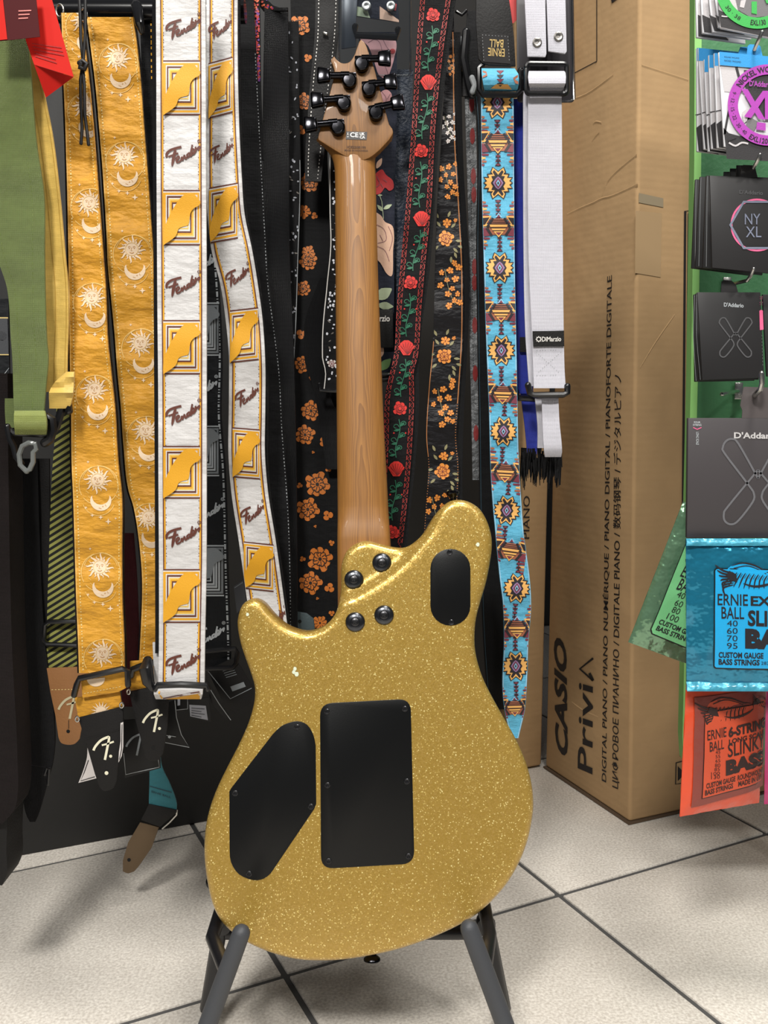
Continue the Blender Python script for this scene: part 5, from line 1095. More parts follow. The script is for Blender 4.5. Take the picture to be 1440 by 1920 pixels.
R2 = Ribbon([(133, 991, 1060, 1.142), (141, 990, 1061, 1.136), (152, 991, 1061, 1.134), (163, 993, 1059, 1.138), (168, 994, 1056, 1.146)], 0, 0); R2.build('fold', M_WWB, st)
slide('slide', rrect([(987, 119), (1063, 120), (1063, 176), (987, 176)], 8) + [(987, 130)], 1.142, .003, M_SLIDE, st)
for pts, sx, sy in (([(982, -30), (1022, -30), (1025, 100), (1023, 107), (989, 106)], 1007, 80), ([(1024, -30), (1060, -30), (1063, 96), (1060, 101), (1028, 96)], 1047, 69)):
    f = Flat((*pts[0], 1.14), (*pts[1], 1.14), (*pts[2], 1.14)); vs, fs = f.slab(pts, .003); o = mesh_obj('webbing_end', vs, fs, M_WWB, st); bevel(o, .001); lathe('snap_stud', f(sx, sy), (0, -1, 0), [(.0055, -.001), (.0055, .001), (.004, .0018), (.002, .0012), (.0018, .0002)], mat('dull nickel', (150, 146, 142), .35, .9), o, 18)
# black tray pack holding the white strap ends
tray = thing('blister_pack', 'black tray pack holding the white strap ends at the top', 'package', P(1024, 195, 1.16)); f = Flat((970, 0, 1.162), (1076, 0, 1.162), (1076, 190, 1.162))
vs, fs = f.slab(rrect([(968, -40), (1074, -40), (1077, 192), (970, 192)], 8), .002); bevel(mesh_obj('backing_card', vs, fs, mat('black card', (44, 40, 44), .45), tray), .0005)
tube('rim', [f(x, y, .002) for x, y in [(1072, -30), (1074, 100), (1076, 186), (1068, 191), (1050, 191)]], .0016, M_BLIS, tray, 6)
# black fringe: ends of hanging clips
fr = thing('black_tassel', 'black bristly fringe hanging under the blue and white straps', 'tassel', P(1015, 915, 1.19)); rnd = random.Random(4)
mb = MB()
for k in range(150):
    x = rnd.uniform(978, 1052); y0 = rnd.uniform(838, 868); L_ = rnd.uniform(28, 52); Yk = rnd.uniform(1.175, 1.215)
    vs, fs = tube_data([P(x, y0, Yk), P(x + rnd.uniform(-4, 3), y0 + L_, Yk)], [.0016, .0006], 4); mb.add(vs, fs)
mb.build('bristles', M_BW, fr, kind='stuff')
# ---- hanging cards and the teal strap at the lower left
M_CARDK = mat('black gloss card', (14, 14, 15), .4, spec=.3); M_CARDW = mat('white card', (206, 200, 198), .6); M_LBL = mat('grey label', (150, 152, 160), .6)
def hang_card(label, pts, Y, m, edge=None, em=None, extra=None):
    c = thing('hang_card', label, 'card', P(*pts[-1], Y), 'packaging cards under the straps'); f = Flat((*pts[0], Y), (*pts[1], Y), (*pts[2], Y)); vs, fs = f.slab(pts, .0008); mesh_obj('card', vs, fs, m, c); d = Decal(f, .0005)
    if edge: d.stroke(edge, 1.4, em)
    if extra: extra(d)
    if d.mb.v: d.build('print', c)
hang_card('white card edge left of the leather ends', smooth_pts([(164, 1395), (163, 1420), (156, 1445), (147, 1468)], 4) + [(182, 1459), (172, 1420)], 1.07, M_CARDW, [(166, 1425), (158, 1448), (151, 1464), (178, 1456)], M_BK2)
hang_card('curled white card between the leather ends', [(226, 1356), (231, 1354), (231, 1400), (228, 1418), (222, 1430), (223, 1410), (226, 1390)], 1.022, M_CARDW, [(229, 1358), (228, 1405), (224, 1424)], M_BK2)
hang_card('black packaging card with white outline between the leather ends', [(230, 1350), (300, 1345), (301, 1440), (234, 1459), (231, 1420)], 1.075, M_CARDK, [(232, 1412), (236, 1452), (299, 1438), (297, 1424)], M_GRYT, lambda d: (d.place(255, 1388, .9), d.stroke([(-20, 13), (-16, 5), (-6, -6), (6, -12), (10, -11), (7, 6), (2, 31)], 4.2, M_SIL2, 1, 4)))
hang_card('black packaging card with curved white edge under the white strap', smooth_pts([(327, 1312), (331, 1345), (340, 1378), (357, 1403)], 4) + [(308, 1393), (312, 1318)], 1.08, M_CARDK, [(328, 1313), (331, 1345), (340, 1377), (355, 1401), (310, 1392)], M_GRYT, lambda d: (d.place(0, 0), d.stroke([(310, 1378), (330, 1381)], 1, M_SIL, 1), d.disc(318, 1381, 3, M_SIL, 1, 8)))
hang_card('small black card with a grey text label under the white strap', [(352, 1312), (392, 1308), (396, 1354), (355, 1347)], 1.085, M_CARDK, None, None, lambda d: (d.place(0, 0), d.poly([(355, 1321), (386, 1323), (390, 1350), (357, 1343)], M_LBL), [d.stroke([(359, 1327 + k * 4.5), (384 - (k % 2) * 6, 1329 + k * 5)], 1.1, M_BK2, 1) for k in range(4)]))
hang_card('small black card beside the curved white edge', [(330, 1308), (352, 1308), (352, 1330), (331, 1332)], 1.09, M_CARDK, [(331, 1331), (352, 1329), (352, 1310)], M_GRYT, lambda d: d.poly([(333, 1310), (338, 1310), (338, 1322), (333, 1323)], M_LBL))
hang_card('slanted black card with a sharp white edge under the buckle', [(383, 1268), (392, 1282), (434, 1350), (418, 1344), (396, 1318)], 1.09, M_CARDK, [(388, 1282), (410, 1318), (433, 1350)], M_GRYT)
hang_card('black packaging card with barcode beside the guitar waist', [(388, 1256), (440, 1232), (476, 1290), (470, 1318), (440, 1336), (424, 1328)], 1.12, M_CARDK, [(390, 1258), (432, 1310), (472, 1290)], M_SIL2, lambda d: (d.place(0, 0), [d.stroke([(418 + k * 2, 1258 + k * 4), (438 + k * 2, 1252 + k * 4)], 1.4, M_SIL2, 1) for k in range(4)], d.poly([(432, 1287), (457, 1278), (461, 1287), (436, 1296)], M_SIL2, 1)))
hang_card('pale plastic hang tab behind the guitar horn', [(438, 1100), (456, 1088), (462, 1130), (444, 1150)], 1.135, mat('smoky tab', (70, 72, 76), .3), [(440, 1102), (455, 1092)], M_SIL2)
tl = thing('guitar_strap', 'teal strap with black collar and tan leather end hanging to the floor', 'strap', P(238, 1637, 1.3), GSTRAP); M_TEAL = fabric('teal cotton', (42, 108, 118), .6, .3, .15)
R2 = Ribbon([(1400, 276, 300, 1.3), (1437, 280, 303, 1.3), (1470, 280, 318, 1.3), (1507, 279, 331, 1.3), (1518, 286, 331, 1.3)], 0, 0); R2.build('webbing', M_TEAL, tl); d = Decal(R2, .0006); d.stroke([(281, 1474), (322, 1486)], 2, ink('deep teal', (18, 60, 70))); d.text('ERNIE BALL', (284, 1486), (320, 1497), (284, 1482), ink('deep teal', (18, 60, 70)), 0, .02); d.build('print', tl)
o, f = leather_tab(tl, [(279, 1508), (331, 1519), (331, 1524), (300, 1551), (264, 1538)], 1.298, M_LEA, .003, 'collar'); o, f = leather_tab(tl, [(262, 1543), (298, 1551), (284, 1590), (262, 1622)] + smooth_pts([(252, 1634), (240, 1638), (230, 1634)], 3) + [(230, 1614), (240, 1580)], 1.302, mat('brown suede', (92, 74, 52), .8, bump=.2, bscale=300), .003, 'leather_end', (242, 1612)); tube('split_ring', [P(x, y, 1.3) for x, y in ((332, 1518), (331, 1528), (318, 1542), (304, 1554))], .0012, M_BRASS, tl, 6)
# maroon strap glimpsed between the golden straps
Rb, st = strap('dark maroon strap glimpsed low between the two golden straps', [(1000, 225, 250, 1.1), (1080, 226, 256, 1.1), (1290, 228, 262, 1.1), (1325, 228, 250, 1.1)], fabric('maroon webbing', (72, 20, 26), .6, .4, .1))
Rb, st = strap('thin black strap with red and gold braided edge beside the top of the white strap', [(30, 262, 292, 1.098), (200, 268, 294, 1.098), (460, 280, 300, 1.098), (900, 282, 304, 1.1), (1220, 284, 306, 1.1)], M_BLK3)
d = Decal(Rb, .0006); d.stroke(Rb.edge(-9, 38, 160), 2, M_YEL, dash=(3, 1)); d.stroke(Rb.edge(-6, 38, 200), 1.6, M_RR, dash=(3, 1)); d.build('stitching', st, kind='stuff')

# ================================================================== string packs on the green board
M_HOOK = mat('zinc hook wire', (186, 186, 182), .25, 1.)
GPK = 'string packs hanging on hooks'
def hook(label, pts, r=.0022):
    h = thing('display_hook', label, 'hook', P(*pts[0]), 'wire hooks on the green board'); tube('wire', [P(*p) for p in pts], r, M_HOOK, h, 8, 'round')
    q = P(*pts[0]); vs, fs = box_data(q + Vector((0, -.001, 0)), (.006, 0, 0), (0, .0015, 0), (0, 0, .012)); bevel(mesh_obj('base_plate', vs, fs, M_HOOK, h), .001)
hook('zinc wire hook through the white and blue card packs', [(1402, 112, 1.355), (1410, 98, 1.2), (1415, 92, 1.125), (1422, 76, 1.118), (1429, 60, 1.115)])
hook('zinc wire hook above the black hexagon packs', [(1402, 335, 1.355), (1408, 320, 1.2), (1413, 314, 1.135), (1419, 304, 1.128), (1425, 290, 1.125)])
hook('zinc wire hook above the small black loop pack', [(1362, 536, 1.355), (1376, 532, 1.2), (1401, 526, 1.15), (1407, 518, 1.145), (1413, 504, 1.14)])
hook('zinc wire hook over the tab of the large black pack', [(1412, 748, 1.355), (1412, 746, 1.1), (1416, 740, 1.03), (1426, 730, 1.02), (1429, 718, 1.018), (1428, 700, 1.016)], .003)
hook('short threaded zinc screw hook left of the large tab', [(1384, 733, 1.355), (1382, 734, 1.31), (1372, 736, 1.28), (1354, 739, 1.26)], .003)
M_EDGEW = mat('white card edge', (222, 222, 226), .6); M_BLUEC = ink('sky blue card print', (44, 148, 214)); M_PHOTO = ink('photo grey', (196, 192, 194)); M_PHOTOD = ink('photo dark', (44, 42, 44)); M_PHM = ink('photo mid grey', (112, 110, 112)); M_MAG = ink('magenta print', (170, 62, 172)); M_GRNC = ink('bright green print', (58, 172, 78)); M_KTXT = ink('black print', (28, 24, 30))
def card_pack(label, pts, Ys, m, thick=.003, tab=None, deco=None, name='string_pack'):
    c = thing(name, label, 'string pack', P(*pts[2], Ys[0]), GPK); f = Flat((*pts[0], Ys[0]), (*pts[1], Ys[1]), (*pts[2], Ys[1]))
    vs, fs = f.slab(pts, thick); o = mesh_obj('pouch', vs, fs, m, c); bevel(o, .0006, 2)
    if tab: vs, fs = f.slab(tab[0], .0008); mesh_obj('hang_tab', vs, fs, tab[1], c)
    if deco:
        d = Decal(f, .0005); deco(d)
        if d.mb.v: d.build('print', c)
    return c, f
def guitarist(d, ox, oy):      # the black-and-white player photograph printed on the pack
    d.place(ox, oy); d.poly([(0, 0), (110, 6), (112, 60), (8, 50)], M_PHOTO, 0, 30)
    d.poly([(6, 118), (16, 128), (60, 140), (112, 150), (112, 182), (12, 176), (10, 150)], M_PHOTOD, 1); d.stroke([(30, 4), (36, 26), (28, 40)], 5, M_PHOTOD, 1); d.stroke([(22, 60), (14, 96), (8, 130)], 4, M_PHOTOD, 1)
    d.poly([(44, 10), (112, 14), (112, 110), (84, 100), (62, 84), (48, 56)], M_PHOTOD, 2); d.poly([(40, 90), (52, 80), (56, 100), (44, 110)], M_PHOTO, 3); d.poly([(92, 40), (112, 34), (112, 52), (96, 60)], M_PHOTO, 3); d.poly([(72, 128), (112, 140), (112, 152), (66, 140)], M_PHOTO, 3); d.poly([(52, 96), (72, 108), (60, 128), (46, 120)], M_PHM, 3)
    d.stroke([(16, 146), (28, 152), (40, 146), (52, 148)], 3.4, M_PHOTO, 3, 3); d.stroke([(14, 142), (30, 136)], 3, M_PHOTOD, 3)
# upper green-ring packs
for i, (x, xb, yb, Y) in enumerate(((1304, 1306, 70, 1.25), (1312, 1317, 62, 1.22), (1325, 1336, 60, 1.19), (1336, 1347, 51, 1.165))):
    card_pack(['white edged pack at the back of the top green ring stack', 'second white edged pack from the back of the top green ring stack', 'third white edged pack from the back of the top green ring stack', 'fourth white edged pack of the top stack, just behind the green ring pack'][i], [(x, -40), (x + 90, -40), (xb + 92, yb + 12), (xb, yb)], (Y, Y), M_EDGEW if i < 4 else M_PHOTO, .004, None, lambda d, x=x, xb=xb, yb=yb: (d.place(0, 0), d.poly([(x + 4, -40), (x + 60, -40), (xb + 60, yb + 6), (xb + 3, yb - 2)], M_PHOTO, 0), d.poly([(x + 4, 28), (x + 30, 40), (xb + 60, yb + 6), (xb + 3, yb - 2)], M_PHOTOD, 1)))
def deco130(d):
    d.place(0, 0); d.poly([(1345, -40), (1452, -40), (1460, 75), (1350, 52)], M_PHOTO, 0); d.poly([(1346, 18), (1360, 26), (1460, 34), (1460, 74), (1351, 51)], M_PHOTOD, 1); d.stroke([(1352, 30), (1362, 26), (1376, 22)], 3, M_PHOTOD, 2); d.stroke([(1352, 31), (1365, 32), (1380, 27)], 2.4, M_PHOTO, 3, 2); d.poly([(1372, -30), (1452, -30), (1452, 30), (1408, 34), (1384, 20)], M_PHM, 2); d.poly([(1388, 2), (1398, 0), (1394, 16), (1386, 14)], M_PHOTO, 3)
    d.ring(1419, -24, 58, 79, M_GRNC, 4, -20, 200); d.poly([(1408, 4), (1418, 4), (1418, 28), (1408, 26)], M_GRNC, 4); d.text_arc('EXL130', 1419, -24, 73, 10, 101, 77, M_KTXT, 5, .02, True); d.text_arc('30 · 38', 1419, -24, 72, 7, 148, 118, M_KTXT, 5, 0, True); d.poly([(1420, -30), (1452, -30), (1452, 6), (1436, 8)], M_GRNC, 5)
card_pack('pack with a bright green ring at the top right corner', [(1345, -40), (1452, -40), (1462, 76), (1351, 53)], (1.14, 1.14), M_EDGEW, .003, None, deco130)
# blue and magenta packs
bk = [((1306, 90), (1307, 284), 1.26), ((1309, 90), (1320, 280), 1.235), ((1320, 111), (1328, 284), 1.21), ((1329, 103), (1334, 279), 1.185), ((1339, 99.5), (1345, 277), 1.16)]
nm = ['rearmost white and blue pack of the magenta ring stack', 'second pack from the back of the magenta ring stack', 'middle low hanging pack of the magenta ring stack', 'second pack behind the magenta ring pack', 'pack directly behind the magenta ring pack']
for i, ((x, y), (xb, yb), Y) in enumerate(bk):
    card_pack(nm[i], [(x, y), (x + 100, y + 10), (xb + 95, yb + 12), (xb, yb)], (Y, Y), M_EDGEW, .004, ([(1386 - i, y + 6), (1388, 88 + i), (1400, 88 + i), (1410, y + 8)], M_BLUEC),
              lambda d, x=x, y=y, xb=xb, yb=yb: (d.place(0, 0), d.poly([(x + .5, y), (x + 100, y + 10), (x + 100, y + 33), (x + .8, y + 24)], M_BLUEC, 0), d.poly([(x + 2.5, y + 24), (x + 60, y + 30), (xb + 60, yb + 8), (xb + 2.5, yb - 1)], M_PHOTO, 0), d.poly([(xb - 2, yb - 44), (xb + 20, yb - 60), (xb + 40, yb + 6), (xb + 2.5, yb - 1)], M_PHOTOD, 1), d.stroke([(xb - 4, yb - 68), (xb + 16, yb - 72)], 1.6, M_PHOTOD, 1)))
def deco120(d):
    guitarist(d, 1350, 122); d.place(0, 0); d.poly([(1347.5, 98), (1452, 108), (1453, 132), (1348.5, 123)], M_BLUEC, 4)
    d.text('NICKEL WOUND', (1357, 116), (1388, 119), (1357, 113), M_KTXT, 5, 0); d.text('ROUND WOUND', (1357, 109), (1385, 111.5), (1357, 106.5), M_KTXT, 5, 0)
    d.ring(1439, 198, 57, 76, M_MAG, 6, 0, 360, 60); d.text_arc('NICKEL WOUND', 1439, 198, 61, 11, -148, -62, M_KTXT, 7, .02); d.text_arc('9 · 12 · 15 · 22 · 30 · 40', 1439, 198, 71, 7, 201, 128, M_KTXT, 7, 0, True); d.text_arc('EXL120BT', 1439, 198, 73, 10, 121, 80, M_KTXT, 7, .02, True)
    d.poly([(1387, 167), (1400, 169), (1433, 226), (1420, 224)], M_MAG, 8); d.poly([(1428, 172), (1440, 172), (1406, 223), (1393, 220)], M_MAG, 8.3); d.poly([(1432, 172), (1446, 173), (1446, 226), (1432, 225)], M_MAG, 8.2)
    d.text("D'Addario", (1403, 163), (1445, 166), (1403, 152), M_MAG, 8, .02); d.poly([(1418, 230), (1434, 232), (1434, 246), (1416, 244)], M_MAG, 6)
card_pack('sky blue topped pack with a large magenta ring, front of its stack', [(1347, 98), (1452, 108), (1460, 290), (1357.5, 275)], (1.13, 1.13), M_EDGEW, .003, ([(1400, 104), (1402, 86), (1406, 83), (1422, 84), (1426, 87), (1430, 106)], M_BLUEC), deco120)
# black hexagon packs
M_BKP = mat('matt black card', (38, 37, 38), .5); M_HEX = ink('steel blue print', (118, 124, 144)); M_PINK = ink('hot pink print', (236, 104, 150)); M_DIM = ink('dim grey print', (84, 84, 86))
for i, (x, xb, y, yb, Y) in enumerate(((1304, 1297, 336, 503, 1.26), (1313, 1304, 331, 501, 1.23), (1325, 1318, 329, 502, 1.2))):
    card_pack(['rearmost black pack of the hexagon stack', 'middle black pack behind the hexagon pack', 'black pack directly behind the hexagon pack'][i], [(x, y), (x + 110, y + 4), (xb + 112, yb + 14), (xb, yb)], (Y, Y), M_BKP, .004, ([(1356 + i * 12, y + 4), (1357 + i * 12, 322 - i * 6), (1372 + i * 12, 322 - i * 6), (1374 + i * 12, y + 4)], M_BKP), lambda d, x=x, xb=xb, y=y, yb=yb: (d.place(0, 0), d.stroke([(x + 1, y + 2), (xb + 6, yb - 2)], .9, M_GRYT)))
def deconyxl(d):
    d.place(0, 0); d.text("D'Addario", (1386, 364), (1430, 366), (1386, 356), M_DIM, 0, .02); d.ring(1419, 422, 46, 49.5, M_PINK, 0, 0, 360, 48)
    H = [(1419 + r * math.cos(math.radians(60 * k)), 422 + r * math.sin(math.radians(60 * k))) for r in (50,) for k in range(6)]; d.stroke(H + H[:2], 4.5, M_HEX, 1)
    d.text('NY', (1396, 421), (1425, 421), (1396, 401), M_HEX, 1, 0); d.text('XL', (1398, 445), (1427, 445), (1398, 425), M_HEX, 1, 0)
card_pack('black pack with a hexagon and pink ring, front of its stack', [(1331, 329), (1452, 333), (1456, 514), (1335.5, 502)], (1.15, 1.15), M_BKP, .003, ([(1388, 332), (1390, 312), (1394, 309), (1412, 310), (1416, 314), (1421, 334)], M_BKP), deconyxl)
# small black loop packs
for i, (x, xb, y, yb, Y) in enumerate(((1301, 1303, 552, 716, 1.26), (1305, 1311, 550, 714, 1.23))):
    card_pack(['rearmost black pack under the hexagon packs', 'black pack directly behind the small loop pack'][i], [(x, y), (x + 110, y + 2), (xb + 112, yb - 2), (xb, yb)], (Y, Y), M_BKP, .004, None, lambda d, x=x, xb=xb, y=y, yb=yb: (d.place(0, 0), d.stroke([(x + 1, y + 2), (x - 1 + i * 2, y + 80), (xb + 2, yb - 2)], .9, M_GRYT, 0, 4)))
def loopx(d, cx, cy, s, m, wd, rot=0.):
    d.place(cx, cy, s, rot=rot)
    for q in ((1, 1), (-1, 1)):
        d.stroke([(q[0] * x, y) for x, y in ([(0, 0), (-18, -32), (-24, -37), (-30, -35), (-33, -29), (-31, -23), (-9, 6), (-4, 14), (-5, 22), (-18, 39), (-25, 43), (-31, 40), (-32, 33), (-28, 26), (0, -8)] if True else [])], wd, m, 0, 4)
def decoxt(d):
    d.place(0, 0); d.text("D'Addario", (1357, 575), (1394, 577), (1357, 567), M_SIL, 0, .03); loopx(d, 1379, 630, .92, M_DIM, 2.6); d.place(0, 0); d.poly([(1423.5, 583), (1426, 581), (1430, 582), (1431.5, 618), (1424.5, 619)], M_PINK); d.text('10-46', (1430, 572), (1430, 555), (1424, 572), ink('dull pink print', (130, 60, 90)), 0, 0); d.stroke([(1428, 628), (1430, 690)], 1, M_DIM, dash=(4, 2))
card_pack('small black pack with a grey loop emblem and pink strip', [(1307.5, 548), (1426, 548), (1433, 708), (1317, 713)], (1.17, 1.17), M_BKP, .003, ([(1352, 548), (1353, 528), (1358, 525), (1372, 526), (1380, 534), (1384, 548)], M_BKP), decoxt)
card_pack('black pack edge right of the small loop pack', [(1430, 552), (1500, 552), (1506, 706), (1438, 706)], (1.2, 1.2), M_BKP, .004)
# large black four-string pack
def decoxs(d):
    d.place(0, 0); d.text("D'Addario", (1376, 822), (1458, 823), (1376, 810), ink('light grey print', (196, 194, 194)), 0, .03); loopx(d, 1421, 897, 2.0, ink('loop grey', (104, 104, 108)), 3.4 / 2 * 1.1)
    d.place(0, 0); d.text('FOUR', (1301, 794), (1313, 794), (1301, 790), M_SIL, 0, .02); d.text('STRING', (1299, 798.6), (1315, 798.6), (1299, 795), M_SIL, 0, .02); d.stroke([(1299.5, 801.5), (1307, 805), (1315, 801.5)], 1.6, M_PINK); d.text('LONG SCALE', (1305, 810), (1305, 834), (1310, 810), M_SIL, 0, .01)
card_pack('large charcoal pack with a grey loop emblem, biggest on the board', [(1290.5, 784), (1560, 784), (1562, 1009), (1288, 1009)], (1.04, 1.04), mat('charcoal card', (66, 62, 64), .5), .006, ([(1391, 784), (1392, 770), (1388, 760), (1394, 727), (1396, 725), (1452, 727), (1456, 760), (1452, 784)], mat('grey tab card', (84, 78, 78), .45)), decoxs)

# ---- foil pouches
class Pouch(Flat):
    def __init__(s, tl, tr, bl, bulge=.006, wr=.0016):
        Flat.__init__(s, tl, tr, bl); s.A = s.o; s.U = P(*tr) - s.o; s.V = P(*bl) - s.o; s.b = bulge; s.w = wr; s.ph = random.random() * 6
    def h(s, u, v):
        e = max(0, 1 - (2 * u - 1) ** 6) * max(0, 1 - (2 * v - 1) ** 6); rim = 1 - e
        return s.b * e + s.w * rim * (math.sin(u * 31 + s.ph) + math.sin(v * 27 + u * 9 + s.ph * 2)) * .5 + s.w * .25 * math.sin(u * 13 + v * 17 + s.ph)
    def st(s, u, v): return s.A + s.U * u + s.V * v + s.n * s.h(u, v)
    def __call__(s, px, py, off=0.):
        q = Flat.__call__(s, px, py) - s.A; uu, uv, vv = s.U.dot(s.U), s.U.dot(s.V), s.V.dot(s.V); a, b = q.dot(s.U), q.dot(s.V); D = uu * vv - uv * uv
        u, v = (a * vv - b * uv) / D, (b * uu - a * uv) / D; u_, v_ = min(1, max(0, u)), min(1, max(0, v)); return s.A + s.U * u + s.V * v + s.n * (s.h(u_, v_) + off)
    def build_pouch(s, name, m, par, n=30):
        vs = []; fs = []
        for side in (0, 1):
            for j in range(n + 1):
                for i in range(n + 1):
                    u, v = i / n, j / n; p = s.st(u, v)
                    if side: p = s.A + s.U * u + s.V * v - s.n * (s.h(u, v) * .6 + .0006)
                    vs.append(p)
        W = n + 1; B = W * W
        for j in range(n):
            for i in range(n): k = j * W + i; fs += [(k, k + 1, k + W + 1, k + W), (B + k, B + k + W, B + k + W + 1, B + k + 1)]
        for i in range(n):
            for k, st_ in ((i, 1), (n * W + i, 1), (i * W, W), (i * W + n, W)): fs.append((k, k + st_, B + k + st_, B + k))
        return mesh_obj(name, vs, fs, m, par, smooth='auto')
def foil(name, rgb, metal=.6, rough=.22): return mat(name, rgb, rough, metal, bump=.6, bscale=34, coat=.6)
def eagle(d, m, m2, cx, cy, s, rot=0.):      # one spread wing with feathers
    d.place(cx, cy, s, rot=rot)
    d.poly(smooth_pts([(-40, -8), (-30, -22), (-10, -26), (12, -22), (30, -12), (44, -6), (44, 4), (30, 10), (10, 14), (-8, 14), (-24, 8)], 3, True), m2, 0)
    d.stroke([(-30, -22), (-10, -27), (12, -22), (30, -12), (46, -8)], 3, m, 1, 4, True); d.stroke([(-26, -18), (-4, -22), (14, -17), (30, -8)], 1.6, m, 1, 4)
    for k in range(9): a = k / 8; x, y = -28 + a * 60, -12 + a * 6; d.stroke([(x, y), (x - 6, y + 10), (x - 16 + a * 10, y + 22 + 4 * math.sin(a * 3))], 2.6, m, 2, 4, True); d.stroke([(x + 2, y + 2), (x - 2, y + 9)], .8, m, 2)
    for k in range(7): d.stroke([(-26, -10 + k * 3.4), (-44, -14 + k * 5), (-58 + k * 3, -24 + k * 9)], 3.4, m, 2, 4, True)
    d.stroke([(-10, 8), (10, 13), (34, 9), (48, 2)], 4, m, 3, 4, True); d.poly([(-34, -14), (-22, -8), (-20, 6), (-34, 2), (-40, -6)], m, 3)
def fancy(d, t, A, B, C, m, k=1, b=.008): d.text(t, A, B, C, m, k, b)
# green pouch, twisted on its hook
c = thing('string_pouch', 'mint green foil pouch hanging askew behind the blue pouch', 'string pack', P(1180, 1205, 1.12), GPK)
pg = Pouch((1281, 940, 1.12), (1400, 985, 1.12), (1178, 1204, 1.12), .008, .001); pg.build_pouch('pouch', foil('green foil', (112, 150, 118), .55, .18), c)
d = Decal(pg, .0012); MG = ink('mint label', (120, 196, 134), .35); A0 = Vector((1279, 1018)); 
lab = [(1282, 1014), (1370, 1046), (1300, 1220), (1218, 1186), (1216, 1178)]
d.poly(lab, mat('black label line', (20, 24, 22), .4), 0, 25); cx_, cy_ = 1290, 1120
d.poly([(cx_ + (x - cx_) * .97, cy_ + (y - cy_) * .975) for x, y in lab], MG, 1, 25)
def rt(x, y): a = math.radians(21.5); return (1281 + x * math.cos(a) - y * math.sin(a), 1014 + x * math.sin(a) + y * math.cos(a))
def gtext(t, x, y, w_, h_, b=.01): d.text(t, rt(x, y), rt(x + w_, y), rt(x + .12 * h_, y - h_), M_KTXT, 2, b)
eagle(d, M_KTXT, MG, *rt(34, 20), .5, math.radians(21)); d.place(0, 0)
gtext('ERNIE', 13, 63, 44, 23); gtext('BALL', 15, 88, 36, 23); gtext('40', 20, 101, 15, 12, 0); gtext('60', 22, 117, 15, 12, 0); gtext('80', 22, 131, 15, 12, 0); gtext('100', 18, 146, 22, 12, 0); gtext('CUSTOM GAUGE', 8, 160, 80, 10, .03); gtext('BASS STRINGS', 8, 173, 72, 10, .03); d.poly([rt(58, 104), rt(90, 104), rt(90, 142), rt(58, 142)], M_KTXT, 2); d.build('label', c)
# blue pouch
c = thing('string_pouch', 'bright turquoise foil pouch with an eagle below the charcoal pack', 'string pack', P(1290, 1296, 1.03), GPK)
pb = Pouch((1286, 1010, 1.035), (1520, 1012, 1.035), (1287, 1294, 1.035), .008, .0012); pb.build_pouch('pouch', foil('turquoise foil', (34, 132, 166), .55, .2), c)
MBL = ink('cyan label', (30, 166, 226), .35); d = Decal(pb, .0012)
d.poly(rrect([(1334, 1062), (1500, 1066), (1500, 1254), (1333, 1250)], 6), mat('black label line', (20, 24, 22), .4), 0, 25); d.poly(rrect([(1336, 1064), (1500, 1068), (1500, 1251), (1335, 1247.5)], 5), MBL, 1, 25)
eagle(d, M_KTXT, MBL, 1398, 1082, 1.08); d.place(0, 0)
for t, x, y, w_, h_, b in (('ERNIE', 1340, 1131, 56, 21, .01), ('BALL', 1347, 1156, 42, 22, .01), ('EX', 1401, 1132, 38, 18, .03), ('40', 1357, 1170, 20, 11, 0), ('60', 1357, 1184, 20, 11, 0), ('70', 1357, 1198, 20, 11, 0), ('95', 1357, 1212, 20, 11, 0), ('CUSTOM GAUGE', 1342, 1229, 83, 11, .035), ('RNDWND', 1434, 1230, 44, 11, .035), ('BASS STRINGS', 1342, 1242, 76, 11, .035), ('2835', 1421, 1242, 20, 6, 0)):
    d.text(t, (x, y), (x + w_, y + w_ * .02), (x, y - h_), M_KTXT, 2, b)
d.text('SLINKY', (1396, 1170), (1500, 1174), (1396, 1140), M_KTXT, 2, .035); d.text('BASS', (1391, 1212), (1500, 1216), (1391, 1174), M_KTXT, 2, .07); d.build('label', c)
# seal strip at its top and bottom
for y0, y1 in ((1010, 1024), (1278, 1296)):
    f = Flat((1286, y0, 1.033), (1520, y0, 1.033), (1286, y1, 1.03)); mb = MB(); n = 26
    for k in range(n + 1):
        x = 1286 + 234 * k / n; w_ = .0006 * math.sin(k * 1.7) + (.002 if y0 > 1200 else 0); mb.v += [f(x, y0, .001), f(x, (y0 + y1) / 2 + 2 * math.sin(k), .003 + w_), f(x, y1, .0015 + w_ * 1.5)]
    for k in range(n): mb.f += [(3 * k, 3 * k + 3, 3 * k + 4, 3 * k + 1), (3 * k + 1, 3 * k + 4, 3 * k + 5, 3 * k + 2)]; mb.m += [0, 0]
    mb.build('seal', foil('pale turquoise foil', (70, 160, 186), .3, .3), c, True)
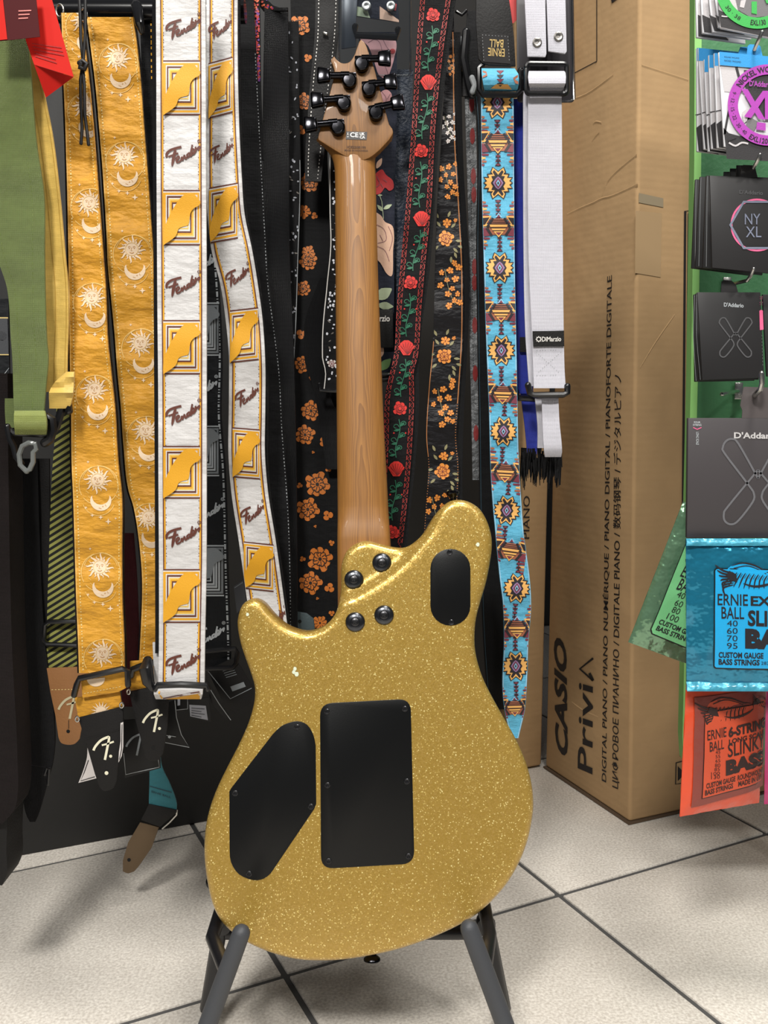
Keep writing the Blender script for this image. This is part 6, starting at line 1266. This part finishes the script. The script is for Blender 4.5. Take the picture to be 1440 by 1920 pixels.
# orange pouch
c = thing('string_pouch', 'orange red pouch with an eagle hanging lowest over the floor', 'string pack', P(1280, 1532, 1.05), GPK)
po = Pouch((1287, 1282, 1.05), (1437, 1268, 1.107), (1275, 1531, 1.05), .007, .0008); po.build_pouch('pouch', mat('orange red film', (226, 78, 40), .32, 0, bump=.2, bscale=40, coat=.4), c)
d = Decal(po, .0012); MOL = ink('red label', (222, 88, 54), .45); MOM = ink('dusky red margin', (142, 66, 56), .4); MK = ink('brown black print', (52, 34, 32), .5)
d.poly([(1297, 1306), (1432, 1288), (1429, 1472), (1291, 1512)], MOM, 0, 25); d.poly([(1312, 1332), (1427, 1312), (1424, 1463), (1307, 1494)], MK, 1, 25); d.poly([(1313, 1334), (1426, 1314), (1423, 1461), (1308.5, 1492)], MOL, 2, 25)
eagle(d, MK, MOL, 1356, 1330, .98, -.16); eagle(d, MK, MOL, 1424, 1316, .45, .3); d.place(0, 0)
for t, x, y, w_, h_, b, sl in (('ERNIE', 1316, 1384, 35, 18, .008, -.22), ('BALL', 1320, 1405, 27, 18, .008, -.22), ('45', 1331, 1409, 9, 6, 0, -.1), ('55', 1331, 1417, 9, 6, 0, -.1), ('65', 1331, 1425, 9, 6, 0, -.1), ('80', 1330, 1434, 10, 7, 0, -.1), ('85', 1329, 1441, 10, 6, 0, -.1), ('100', 1323, 1449, 16, 6, 0, -.1), ('130', 1323, 1456, 16, 7, 0, -.1), ('6-STRING', 1355, 1379, 76, 20, .05, -.24), ('LONG SCALE', 1356, 1391, 72, 9, .04, -.24), ('SLINKY', 1354, 1416, 74, 26, .015, -.26), ('BASS', 1350, 1450, 78, 29, .07, -.26), ('CUSTOM GAUGE  ROUNDWOUND', 1314, 1474, 113, 10, .03, -.26), ('BASS STRINGS    MADE IN USA', 1312, 1487, 113, 10, .03, -.27)):
    d.text(t, (x, y), (x + w_, y + w_ * sl), (x, y - h_), MK, 3, b)
d.build('label', c)
# pink pouch at the right edge
c = thing('string_pouch', 'magenta pouch sliver at the right edge beside the orange pouch', 'string pack', P(1440, 1510, 1.09), GPK)
pk = Pouch((1436, 1296, 1.06), (1600, 1290, 1.06), (1433, 1508, 1.06), .008, .0008); pk.build_pouch('pouch', mat('magenta film', (176, 44, 104), .32, 0, bump=.2, bscale=40, coat=.4), c)
tube('pouch_hook', [P(1560, 1040, 1.36), P(1540, 1012, 1.1), P(1540, 1000, 1.02)], .0022, M_HOOK, pan, 8, 'round')
